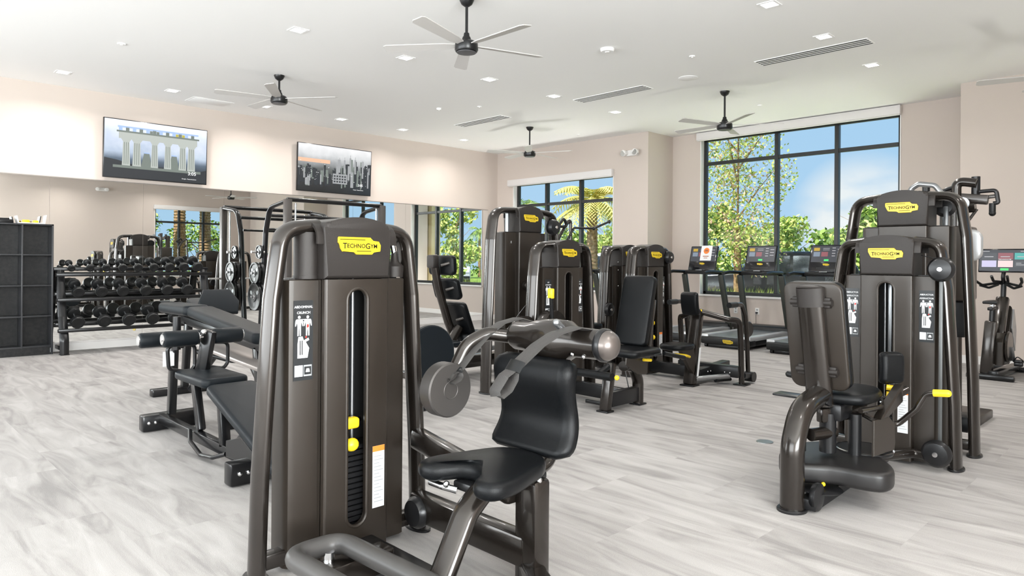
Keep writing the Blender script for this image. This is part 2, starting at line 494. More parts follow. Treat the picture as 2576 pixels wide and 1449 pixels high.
def window(name, axis, c, sgn, a0, a1, z0, z1, mull, trans, label, jamb=.10):
    """frame set back by jamb inside the opening; sgn = outward direction on the axis"""
    def P(a, d, z): return (c + sgn * d, a, z) if axis == 'x' else (a, c + sgn * d, z)
    def bar(b, p, q, z_0, z_1, d0=jamb, d1=jamb + .07, bev=.003):
        A = P(p, d0, z_0); B = P(q, d1, z_1)
        b.box(A[0], B[0], A[1], B[1], A[2], B[2], bev, 1)
    root = MB(); w = .055
    bar(root, a0, a1, z0, z0 + w); bar(root, a0, a1, z1 - w, z1)
    bar(root, a0, a0 + w, z0, z1); bar(root, a1 - w, a1, z0, z1)
    fr = root.build(name, M_WFRAME); fr['kind'] = 'structure'
    for m in mull:
        m_ = MB(); bar(m_, m - .032, m + .032, z0 + w, z1 - w, jamb - .015, jamb + .075); m_.build('mullion', M_WFRAME, fr)
    t_ = MB()
    bar(t_, a0 + w, a1 - w, trans - .03, trans + .03, jamb - .005, jamb + .07); t_.build('transom', M_WFRAME, fr)
    g = MB(); A = P(a0 + w, jamb + .03, z0 + w); B = P(a1 - w, jamb + .036, z1 - w)
    g.box(A[0], B[0], A[1], B[1], A[2], B[2]); g.build('glass_pane', M_GLASS, fr)
    s_ = MB(); A = P(a0 - .03, -.03, z0 - .035); B = P(a1 + .03, jamb, z0); s_.box(A[0], B[0], A[1], B[1], A[2], B[2], .004, 1)
    s_.build('window_sill', M_TRIM, fr)
    j_ = MB()
    for p, q in ((a0 - .012, a0 + .002), (a1 - .002, a1 + .012)):
        A = P(p, -.012, z0); B = P(q, jamb, z1); j_.box(A[0], B[0], A[1], B[1], A[2], B[2])
    j_.build('window_jamb', M_TRIM, fr)
    return fr
window('window_1', 'x', XB, 1, W1[0], W1[1], .74, 3.0, (9.88, 8.945), 2.51, '')
window('window_2', 'x', XR, 1, W2[0], W2[1], .72, 3.60, (5.27, 4.27), 3.13, '')
window('window_3', 'y', YS, -1, W3[0], W3[1], .74, 3.0, (8.28, 9.07), 2.51, '')
window('added_window_4', 'x', XW, -1, -2.3, 10.7, .35, 3.35, [-2.3 + 13.0 * i / 7 for i in range(1, 7)], 2.7, '')  # made-up window, added as the opening for the west fill lamp
window('added_window_5', 'y', YS2, -1, -3.8, 1.8, .35, 3.35, [-1.93, -.07], 2.7, '')  # made-up window, added as the opening for the south fill lamp
for nm, (x0, x1, y0, y1, z0, z1), lb in (
    ('a', (XB - .09, XB - .004, W1[0] - .02, W1[1] + .12, 2.945, 3.075), 'white roller blind cassette over the smaller window with the palm outside'),
    ('b', (XR - .10, XR - .004, W2[0] - .02, W2[1] + .05, 3.555, 3.69), 'long white roller blind cassette at the ceiling above the big recessed window'),
    ('c', (W3[0] - .05, W3[1] + .05, YS + .004, YS + .09, 2.92, 3.05), 'white roller blind cassette seen only in the mirror, over the window with two palm trunks')):
    r = MB(); r.box(x0, x1, y0, y1, z0, z1, .006)
    o = tag(r.build('blind_cassette', M_BLIND), lb, 'blind')
    e_ = MB()
    if nm != 'c': e_.box(x0 + .02, x1 - .02, y0 + .01, y1 - .01, z0 - .012, z0, .003)
    else: e_.box(x0 + .01, x1 - .01, y0 + .02, y1 - .02, z0 - .012, z0, .003)
    e_.build('bottom_rail', M_TRIM, o)
BBH = .105
for nm, bb in (('baseboard_north', (XW, XB, YA - .014, YA)), ('baseboard_east', (XB - .014, XB, YR1 - .014, YA)), ('baseboard_recess', (XR - .014, XR, YR2, YR1)),
               ('baseboard_south_east', (XB - .014, XB, YS, YR2 + .014)), ('baseboard_south', (XS, XB, YS, YS + .014)), ('baseboard_recess_left', (XB, XR, YR1 - .014, YR1)), ('baseboard_recess_right', (XB, XR, YR2, YR2 + .014))):
    b = MB(); b.box(bb[0], bb[1], bb[2], bb[3], 0, BBH, .003, 1); struct(b.build(nm, M_TRIM))

# mirror panels
edges = [-1.45, -.25, .946, 2.146, 3.335, 4.54, 5.74, 6.94, 8.14, 9.34, 10.37]
seen = ['wall mirror panel at the far left, behind the black cubby shelf', 'wall mirror panel behind the right end of the cubby shelf', 'wall mirror panel behind the left half of the dumbbell rack',
        'wall mirror panel behind the right half of the dumbbell rack', 'wall mirror panel directly left of the plate rack', 'wall mirror panel behind the black plate rack frame', 'wall mirror panel behind the foreground weight tower',
        'wall mirror panel just right of the foreground weight tower', 'wall mirror panel behind the leg press backrest', 'last wall mirror panel, nearest the window corner']
for i in range(len(edges) - 1):
    b = MB(); b.box(edges[i] + .0015, edges[i + 1] - .0015, YA - .007, YA - .001, .124, 2.42)
    lb = seen[i] if i < len(seen) else 'wall mirror panel'
    tag(b.build('mirror_panel', M_MIRROR), lb, 'mirror', 'frameless mirror panels along the long wall')
b = MB(); b.box(-1.45, 10.37, YA - .012, YA, .108, .124); struct(b.build('trim_1', M_TRIM))
b = MB(); b.box(-1.45, 10.37, YA - .011, YA - .0005, 2.42, 2.432); struct(b.build('trim_2', mat('mirror_channel', (.30, .27, .25), .4, .5)))

# ---------------------------------------------------------------- ceiling fittings
def light(x, y, label, spot=True):
    t = thing('recessed_light', label, 'ceiling light', (x, y, H), 0, 'square recessed ceiling lights')
    s = .062
    r = MB()
    for a in ((-s - .022, s + .022, -s - .022, -s), (-s - .022, s + .022, s, s + .022), (-s - .022, -s, -s, s), (s, s + .022, -s, s)): r.box(a[0], a[1], a[2], a[3], -.006, 0)
    r.build('trim_ring', M_CEIL, t)
    l = MB(); l.box(-s, s, -s, s, -.002, -.0005); l.build('lens', M_LENS, t)
    if spot:
        d = bpy.data.lights.get('downlight') or bpy.data.lights.new('downlight', 'AREA')
        d.shape = 'SQUARE'; d.size = .12; d.energy = 12; d.color = (1.0, .965, .93); d.spread = math.radians(150)
        o = bpy.data.objects.new('downlight', d); COL.objects.link(o); o.location = (x, y, H - .012)
XL = [2.12, 3.46, 4.83, 6.18, 7.46, 8.93]
near = ['above the cubby shelf at the left edge', 'up and right of the left television', 'behind the blades of the fan nearest the mirror', 'above the right television', 'between the right television and the far corner', 'nearest the far corner of the room']
midn = ['in the middle row, left, above the fan nearest the mirror', 'in the middle row, just left below the big front fan', 'in the middle row, below the big front fan', 'in the middle row, over the far slot diffuser', 'in the middle row, last one before the window wall']
for x, l in zip(XL, near): light(x, 10.43, 'recessed light by the mirror wall, ' + l)
for x, l in zip(XL[1:], midn): light(x, 6.71, 'recessed light ' + l)
for x, l in zip(XL[3:], ['cut by the top edge of the picture', 'just above the longest slot diffuser', 'right of the longest slot diffuser']): light(x, 2.89, 'recessed light at upper right, ' + l)

for x, l in ((2.12, 'nearest the left end of the room'), (4.83, 'in the middle'), (7.46, 'nearest the rear window')): light(x, -.6, 'unseen recessed light added behind the camera, ' + l)  # unseen fixtures added to brighten the rear wall in the mirror

def fan(x, y, rod, label, ph, r=.78):
    t = thing('ceiling_fan', label, 'ceiling fan', (x, y, H), 0, 'black ceiling fans on long rods')
    c = MB(); c.lathe([(0, 0), (.068, 0), (.066, -.012), (.05, -.045), (.022, -.066), (0, -.07)], (0, 0, 0), (0, 0, 1), 28); c.build('ceiling_mount', M_BLACK, t)
    d = MB(); d.cyl((0, 0, -.05), (0, 0, -rod + .10), .013); d.lathe([(0, -rod + .11), (.024, -rod + .11), (.03, -rod + .07), (.022, -rod + .065), (0, -rod + .06)], (0, 0, 0)); d.build('downrod', M_BLACK, t)
    m = MB(); m.lathe([(0, .075), (.035, .075), (.045, .045), (.085, .03), (.105, .012), (.108, -.045), (.098, -.062), (0, -.066)], (0, 0, -rod), (0, 0, 1), 32); m.build('motor_housing', M_BLACK, t)
    g = MB(); g.lathe([(0, -.0665), (.09, -.0665), (.088, -.071), (0, -.075)], (0, 0, -rod), (0, 0, 1), 32); g.build('bottom_plate', mat('fan_plate', (.10, .10, .11), .4, .4), t)
    for k in range(5):
        a = ph + k * 2 * PI / 5
        bl = MB(); out = [(.09, -.03), (.2, -.055), (r - .03, -.068), (r, -.045), (r, .05), (r - .03, .066), (.2, .05), (.09, .03)]
        m_ = Matrix.Rotation(a, 4, 'Z') @ Matrix.Rotation(math.radians(11), 4, 'X')
        bl.prism(out, (0, 0, -.004), (1, 0, 0), (0, 1, 0), .008, .002)
        bl.build('fan_blade', M_FANB, t, tf=Matrix.Translation((0, 0, -rod - .0)) @ m_)
fan(4.14, 4.81, .42, 'large ceiling fan hanging at top centre of the picture', -1.571)
fan(4.15, 8.55, .30, 'ceiling fan nearest the mirror wall, up between the two televisions', .35)
fan(8.89, 8.58, .46, 'smallest ceiling fan, above the window with the palm tree', .1)
fan(8.90, 4.80, .47, 'ceiling fan at the left of the big recessed window', .3)

fan(8.89, 1.02, .47, 'ceiling fan over the right wall, seen only in the mirror', .6)

def slot(y0, y1, label):
    x0, x1 = 7.83, 8.05
    t = thing('slot_diffuser', label, 'air vent', ((x0 + x1) / 2, (y0 + y1) / 2, H), 0, 'linear slot diffusers in the ceiling')
    w = (x1 - x0) / 2; l = (y1 - y0) / 2
    f = MB(); f.box(-w, w, -l, l, -.005, -.0002); f.build('black_slots', M_DARK, t)
    s = MB(); sw_ = .037; bw = (2 * w - 4 * sw_) / 3
    for k in range(3):
        c = -w + sw_ + bw / 2 + k * (bw + sw_)
        s.box(c - bw / 2, c + bw / 2, -l, l, -.0065, -.0048)
    s.box(-w - .014, -w, -l - .012, l + .012, -.006, 0); s.box(w, w + .014, -l - .012, l + .012, -.006, 0)
    s.box(-w, w, -l - .012, -l, -.008, 0); s.box(-w, w, l, l + .012, -.008, 0)
    s.build('white_blades', M_CEIL, t)
slot(2.59, 3.83, 'longest slot diffuser, at upper right of the ceiling')
slot(5.43, 6.65, 'middle slot diffuser in the centre of the ceiling')
slot(8.22, 9.40, 'farthest and smallest slot diffuser, left of the far fan')

def disc(name, x, y, r, h, label, cat, col=M_CEIL, inner=True):
    t = thing(name, label, cat, (x, y, H))
    c = MB(); c.lathe([(0, 0), (r, 0), (r, -h * .4), (r * .9, -h), (0, -h)], (0, 0, 0), (0, 0, 1), 28); c.build('body', col, t)
    if inner:
        q = MB(); q.lathe([(0, -h), (r * .35, -h), (r * .3, -h - .008), (0, -h - .01)], (0, 0, 0)); q.build('centre', M_TRIM, t)
disc('smoke_detector', 6.21, 4.79, .078, .035, 'white round smoke detector right of the big front fan', 'smoke detector')
disc('ceiling_speaker', 7.92, 4.79, .125, .008, 'flat round white ceiling speaker between two slot diffusers', 'speaker', inner=False)
disc('sprinkler_cover', 2.30, 8.56, .045, .012, 'small round sprinkler cover at upper left of the ceiling', 'sprinkler')
disc('sprinkler_cover', 7.11, 4.25, .035, .012, 'small round sprinkler cover above the flat ceiling speaker', 'sprinkler')
disc('motion_sensor', 6.80, 8.55, .04, .03, 'small white domed motion sensor left of the farthest slot diffuser', 'sensor')
disc('sprinkler_cover', 10.03, 4.83, .035, .012, 'small round sprinkler cover right of the fan by the big window', 'sprinkler')
disc('sprinkler_cover', 7.16, 8.0, .035, .01, 'small round sprinkler cover right of the domed motion sensor', 'sprinkler')
disc('sprinkler_cover', 10.02, 8.4, .035, .01, 'small round sprinkler cover nearest the wall corner with the emergency light', 'sprinkler')
t = thing('access_panel', 'white rectangular ceiling access panel above the left television', 'access panel', (4.10, 10.74, H))
b = MB(); b.box(-.30, .30, -.19, .19, -.004, 0); b.build('frame', M_CEIL, t)
b = MB(); b.box(-.27, .27, -.16, .16, -.008, -.004, .002); b.build('door', M_CEIL, t)

# emergency light on the window wall
t = thing('emergency_light', 'white two-headed emergency light high on the wall right of the palm window', 'emergency light', (XB, 7.60, 3.33))
b = MB(); b.box(-.06, 0, -.13, .13, -.05, .06, .012); b.build('housing', M_TRIM, t)
for s, nm in ((-1, 'lamp_head'), (1, 'lamp_head')):
    b = MB(); b.cyl((-.05, s * .12, .01), (-.15, s * .13, .0), .05, .062, 18, True, .008); hd = b.build(nm, M_TRIM, t)
    b = MB(); b.cyl((-.151, s * .13, .0), (-.154, s * .13, .0), .052, .052, 18); b.build('lens', M_CHROME, hd)

t = thing('emergency_light', 'small emergency light on the rear wall, seen only in the mirror above the dumbbells', 'emergency light', (5.94, YS, 3.42))
b = MB(); b.box(-.13, .13, 0, .06, -.05, .06, .012); b.build('housing', M_TRIM, t)
for s in (-1, 1):
    b = MB(); b.cyl((s * .12, .05, .01), (s * .13, .14, .0), .045, .058, 18, True, .008); b.build('lamp_head', M_TRIM, t)

def outlet(loc, axis, label, plug=False):
    t = thing('wall_outlet', label, 'outlet', loc)
    if axis == 'x':
        b = MB(); b.box(-.008, 0, -.037, .037, -.058, .058, .004); p = b.build('cover_plate', M_TRIM, t)
        for dz in (-.024, .024):
            b = MB(); b.box(-.010, -.008, -.016, .016, dz - .014, dz + .014, .001); b.build('socket', M_GREYP, p)
outlet((XR, 5.55, .46), 'x', 'white wall outlet with a plug under the big recessed window', True)
outlet((XR, 5.95, .46), 'x', 'white wall outlet left of the plugged one under the big window')
outlet((XB, 1.93, .41), 'x', 'white wall outlet directly behind the exercise bike')
outlet((XB, 1.78, .41), 'x', 'white wall outlet right of the bike, at the right edge of the picture')
t = thing('power_cord', 'black power cord hanging from the outlet under the big window', 'cord', (XR - .01, 5.55, .43))
b = MB(); b.box(-.04, -.001, -.014, .014, -.01, .02, .004); b.build('plug', M_BLACK, t)
b = MB(); b.tube([(-.03, 0, 0), (-.04, 0, -.05), (-.035, .0, -.25), (-.03, .0, -.42)], .004, 6, .04); b.build('cord', M_BLACK, t)
t = thing('power_cord', 'thin dark power cord running from the outlet down behind the bike', 'cord', (XB - .01, 1.93, .40))
b = MB(); b.box(-.035, -.001, -.014, .014, -.01, .02, .004); b.build('plug', M_GREYP, t)
b = MB(); b.tube([(-.03, 0, 0), (-.06, .02, -.10), (-.09, .05, -.30), (-.14, .03, -.395), (-.22, .0, -.394)], .0045, 6, .08); b.build('cord', M_STEEL, t)
t = thing('floor_box', 'small round floor box cover on the open carpet left of the abductor machine', 'floor box', (4.85, 2.28, 0))
b = MB(); b.lathe([(0, .0), (.06, .0), (.058, .004), (0, .005)], (0, 0, 0)); b.build('cover', M_STEEL, t)

# ---------------------------------------------------------------- televisions
def tv(x0, x1, z0, z1, label, pic):
    t = thing('television', label, 'television', ((x0 + x1) / 2, YA, (z0 + z1) / 2), 0, 'televisions above the mirror')
    w = (x1 - x0) / 2; h = (z1 - z0) / 2
    tf = Matrix.Translation((0, -.085, 0)) @ Matrix.Rotation(math.radians(2.0), 4, 'X')
    b = MB(); b.box(-w, w, -.012, .022, -h, h, .004); b.build('casing', M_BLACK, t, tf=tf)
    b = MB(); b.box(-.2, .2, .02, .08, -.15, .15, .01); b.build('wall_mount', M_BLACK, t)
    w -= .012; h -= .012
    n = bpy.data.materials.new('screen_' + pic); n.use_nodes = True; nt = n.node_tree; bs = nt.nodes['Principled BSDF']
    bs.inputs['Base Color'].default_value = (.01, .01, .01, 1); bs.inputs['Roughness'].default_value = .15
    tc = nt.nodes.new('ShaderNodeTexCoord'); sp = nt.nodes.new('ShaderNodeSeparateXYZ'); cr = nt.nodes.new('ShaderNodeValToRGB'); mr = nt.nodes.new('ShaderNodeMapRange')
    mr.inputs[1].default_value = -h; mr.inputs[2].default_value = h
    nt.links.new(tc.outputs['Object'], sp.inputs[0]); nt.links.new(sp.outputs['Z'], mr.inputs[0]); nt.links.new(mr.outputs[0], cr.inputs[0])
    e = cr.color_ramp.elements
    if pic == 'ruin': cols = [(0, (.01, .012, .015)), (.20, (.03, .035, .045)), (.33, (.10, .14, .19)), (.45, (.42, .50, .62)), (.75, (.60, .66, .78)), (1, (.80, .84, .92))]
    else: cols = [(0, (.010, .012, .014)), (.30, (.03, .033, .035)), (.5, (.10, .11, .11)), (.66, (.35, .36, .37)), (.80, (.60, .61, .62)), (1, (.75, .75, .76))]
    e[0].position = 0; e[0].color = (*cols[0][1], 1); e[1].position = 1; e[1].color = (*cols[-1][1], 1)
    for p, c in cols[1:-1]:
        q = e.new(p); q.color = (*c, 1)
    no = nt.nodes.new('ShaderNodeTexNoise'); no.inputs['Scale'].default_value = 5; no.inputs['Detail'].default_value = 6
    nt.links.new(tc.outputs['Object'], no.inputs['Vector'])
    ml = nt.nodes.new('ShaderNodeMixRGB'); ml.blend_type = 'OVERLAY'; ml.inputs[0].default_value = .45
    nt.links.new(cr.outputs[0], ml.inputs[1]); nt.links.new(no.outputs[0], ml.inputs[2])
    nt.links.new(ml.outputs[0], bs.inputs['Emission Color']); bs.inputs['Emission Strength'].default_value = .8
    b = MB(); b.box(-w, w, -.0135, -.012, -h, h); scn = b.build('screen', n, t, tf=tf)
    def emi(nm, c, s=.8): return mat(nm, (.01, .01, .01), .3, emit=c, es=s)
    P = MB(); mats = [emi('pic_stone', (.42, .45, .42)), emi('pic_stone_dark', (.16, .19, .17)), emi('pic_dark', (.018, .022, .028)), emi('pic_white', (.95, .95, .95)), emi('pic_gold', (.45, .40, .06)), emi('pic_peach', (.75, .45, .30)), emi('pic_grey', (.30, .31, .32)), emi('pic_blue', (.35, .48, .75))]
    def R(x0, x1, z0, z1, m, d=.0140): P.mi = m; P.box(-w + x0 * 2 * w, -w + x1 * 2 * w, -d - .0004, -d, -h + z0 * 2 * h, -h + z1 * 2 * h)
    rnd = random.Random(3)
    if pic == 'ruin':
        R(0, 1, 0, .14, 2); P.mi = 2
        P.poly([(-w + 2 * w * a, -.0142, -h + 2 * h * c) for a, c in ((0, .14), (1, .14), (1, .25), (.9, .20), (.7, .24), (.3, .22), (.12, .30), (0, .33))])
        R(.13, .90, .68, .79, 0); R(.11, .92, .79, .82, 1); R(.12, .91, .87, .90, 7)
        for k in range(12): R(.13 + k * .064, .163 + k * .064, .82, .88, 1 if k % 2 else 7)
        for k in (4, 5, 8, 9): R(.165 + k * .064, .193 + k * .064, .82, .865, 4 if k > 6 else 1)
        for k, (c, wd) in enumerate(((.20, .07), (.30, .075), (.47, .065), (.60, .065), (.75, .07), (.84, .075))):
            P.mi = 0
            P.poly([(-w + 2 * w * a, -.0146, -h + 2 * h * z_) for a, z_ in ((c - wd * .55, .21), (c + wd * .55, .21), (c + wd * .42, .63), (c + wd * .75, .69), (c - wd * .75, .69), (c - wd * .42, .63))])
            for q in range(3): R(c - wd * .3 + q * wd * .26, c - wd * .22 + q * wd * .26, .24, .62, 1, .0152)
        for c in (.39, .66):
            P.mi = 1; P.poly([(-w + 2 * w * a, -.0144, -h + 2 * h * z_) for a, z_ in ((c - .05, .21), (c + .055, .21), (c + .03, .46), (c - .02, .47))])
            R(c - .02, c + .03, .455, .475, 7, .015)
        R(.08, .94, .17, .215, 1, .0150)
    else:
        R(0, .42, .62, .70, 5, .0138)
        P.mi = 2
        for k in range(95):
            a = rnd.random(); hh = .30 + .28 * rnd.random() * (1 - .6 * abs(a - .72)); wd = .012 + .03 * rnd.random(); z0 = .10 + .30 * rnd.random()
            R(a - wd / 2 if a > wd else 0, min(a + wd / 2, 1), z0, z0 + hh * .5 + (.12 if a > .5 else 0), rnd.choice((2, 2, 6, 1, 2)), .0138 + .00002 * k)
        for k in range(70):
            a = rnd.random() * .97; z0 = .25 + .40 * rnd.random(); R(a, a + .012, z0, z0 + .008, rnd.choice((3, 6, 6)), .0160)
        for a, z in ((.70, .86), (.77, .83), (.62, .80), (.55, .78)):
            R(a - .012, a + .012, .45, z - .06, 6, .0162); R(a - .003, a + .003, z - .06, z, 6, .0162)
        R(.46, .66, .20, .42, 6, .0163)
        for i in range(3):
            for j in range(5): R(.475 + j * .036, .497 + j * .036, .23 + i * .06, .265 + i * .06, 2, .0168)
    P.build('picture', mats, scn, tf=tf)
    L = MB(); u = (1, 0, 0)
    L.text('3:05', (w * .70, -.0170, -h * .66 if pic == 'ruin' else -h * .58), u, (0, 0, 1), .052 if pic == 'ruin' else .044)
    L.text('Google - Featured photo', (w * .64, -.0170, -h * .87 if pic == 'ruin' else -h * .80), u, (0, 0, 1), .015)
    L.build('clock_text', mats[3], scn, tf=tf)
tv(2.775, 4.235, 2.475, 3.335, 'left wall television showing ancient temple columns and the time 3:05', 'ruin')
tv(5.77, 7.275, 2.51, 3.355, 'right wall television showing a grey city skyline and the time 3:05', 'city')
# ---------------------------------------------------------------- badge, placards
BADGE = [(-.5, .15), (-.485, .175), (.25, .175), (.31, .10), (.45, .10), (.5, .02), (.485, -.085), (.48, -.115), (.32, -.12), (.29, -.175), (-.09, -.175), (-.14, -.12), (-.40, -.12), (-.45, -.05), (-.47, .03), (-.5, .06)]
def wordmark(b, o, u, v, width):
    segs = [('T', 1.35), ('ECHNO', 1.0), ('G', 1.35), ('YM', 1.0)]; ws = []
    for s, k in segs:
        xs = [q[0] for q in text_mesh(s)[0]]; ws.append((max(xs) - min(xs)) * k)
    gap = .06; tot = sum(ws) + gap * 3; sc_ = width / tot; x = -width / 2
    for (s, k), wd in zip(segs, ws):
        b.text(s, o + u * (x + wd * sc_ / 2) + v * (.0 if k == 1 else .0), u, v, .7 * sc_ * k); x += (wd + gap) * sc_
def badge(parent, o, u, v, w, detail=True):
    o, u, v = Vector(o), Vector(u), Vector(v); n = u.cross(v)
    b = MB(); b.prism([(x * w, y * w) for x, y in BADGE], o, u, v, .006, .002, 1); p = b.build('logo_plate', M_BADGE, parent)
    if detail:
        t = MB(); wordmark(t, o + n * .0065, u, v, w * .80)
        for x0, x1, y in ((-.46, .12, .125), (-.08, .26, -.105)):
            t.prism([(x0 * w, (y - .006) * w), (x1 * w, (y - .006) * w), (x1 * w, (y + .006) * w), (x0 * w, (y + .006) * w)], o + n * .0062, u, v, .0006)
        t.build('logo_lettering', mat('badge_ink', (.012, .010, .004), .6, spec=.2), p)
    return p

def person(b, o, u, v, s, m):
    """small standing figure, s = height"""
    b.mi = m
    def P(pts): b.prism([(x * s, y * s) for x, y in pts], o, u, v, .0006)
    P([(.07 * math.cos(a * PI / 5), .43 + .075 * math.sin(a * PI / 5)) for a in range(10)])
    P([(-.13, .33), (.13, .33), (.10, .10), (.09, .0), (-.09, .0), (-.10, .10)])
    P([(-.13, .33), (-.11, .22), (-.17, .0), (-.21, .0), (-.20, .2), (-.17, .31)]); P([(.13, .33), (.17, .31), (.20, .2), (.21, .0), (.17, .0), (.11, .22)])
    P([(-.09, 0), (-.005, 0), (-.02, -.25), (-.03, -.47), (-.09, -.47), (-.09, -.25)]); P([(.005, 0), (.09, 0), (.09, -.25), (.09, -.47), (.03, -.47), (.02, -.25)])

def placard(parent, o, u, v, w, h, title, full=True):
    o, u, v = Vector(o), Vector(u), Vector(v); n = u.cross(v)
    b = MB(); b.prism([(-w / 2, -h / 2), (w / 2, -h / 2), (w / 2, h / 2), (-w / 2, h / 2)], o, u, v, .001); p = b.build('placard', M_PLACARD, parent)
    t = MB(); q = o + n * .0012
    y = h * .42
    for i, line in enumerate(title): t.mi = 0; t.text(line, q + v * (y - i * .024), u, v, w * .115)
    t.mi = 1
    for k in range(2): t.prism([(-w * .22, y - .055 - k * .010), (w * .22, y - .055 - k * .010), (w * .22, y - .051 - k * .010), (-w * .22, y - .051 - k * .010)], q, u, v, .0004)
    person(t, q - u * w * .22 + v * (h * .18), u, v, h * .26, 0); person(t, q + u * w * .22 + v * (h * .18), u, v, h * .26, 0)
    t.mi = 2
    t.prism([(w * .16, h * .155), (w * .28, h * .165), (w * .27, h * .20), (w * .17, h * .20)], q + n * .0008, u, v, .0004)
    # seated figure on the machine drawing
    t.mi = 0
    t.prism([(-w * .30, -h * .22), (w * .22, -h * .22), (w * .30, -h * .10), (w * .12, -h * .02), (w * .30, h * .0), (w * .26, h * .03), (w * .02, h * .0), (-w * .05, h * .05), (-w * .26, h * .045), (-w * .30, -h * .05)], q, u, v, .0006)
    t.mi = 3
    for k in (-.16, -.06): t.prism([(w * (k - .03), -h * .18), (w * (k + .02), -h * .18), (w * (k + .02), h * .0), (w * (k - .03), h * .0)], q + n * .0008, u, v, .0004)
    t.mi = 2; t.prism([(w * .10, h * .03), (w * .17, h * .03), (w * .17, h * .05), (w * .10, h * .05)], q, u, v, .0006)
    # lower legend boxes
    t.mi = 0; t.prism([(-w * .44, -h * .45), (-w * .03, -h * .45), (-w * .03, -h * .31), (-w * .44, -h * .31)], q, u, v, .0006)
    t.mi = 1; t.prism([(w * .02, -h * .45), (w * .44, -h * .45), (w * .44, -h * .31), (w * .02, -h * .31)], q, u, v, .0006)
    t.mi = 3; t.prism([(w * .05, -h * .43), (w * .41, -h * .43), (w * .41, -h * .33), (w * .05, -h * .33)], q + n * .0008, u, v, .0004)
    t.mi = 0; t.prism([(w * .12, -h * .40), (w * .34, -h * .40), (w * .30, -h * .355), (w * .16, -h * .355)], q + n * .0014, u, v, .0004)
    t.build('placard_print', [M_WHITE, M_GREYP, M_RED, M_PLACARD], p)

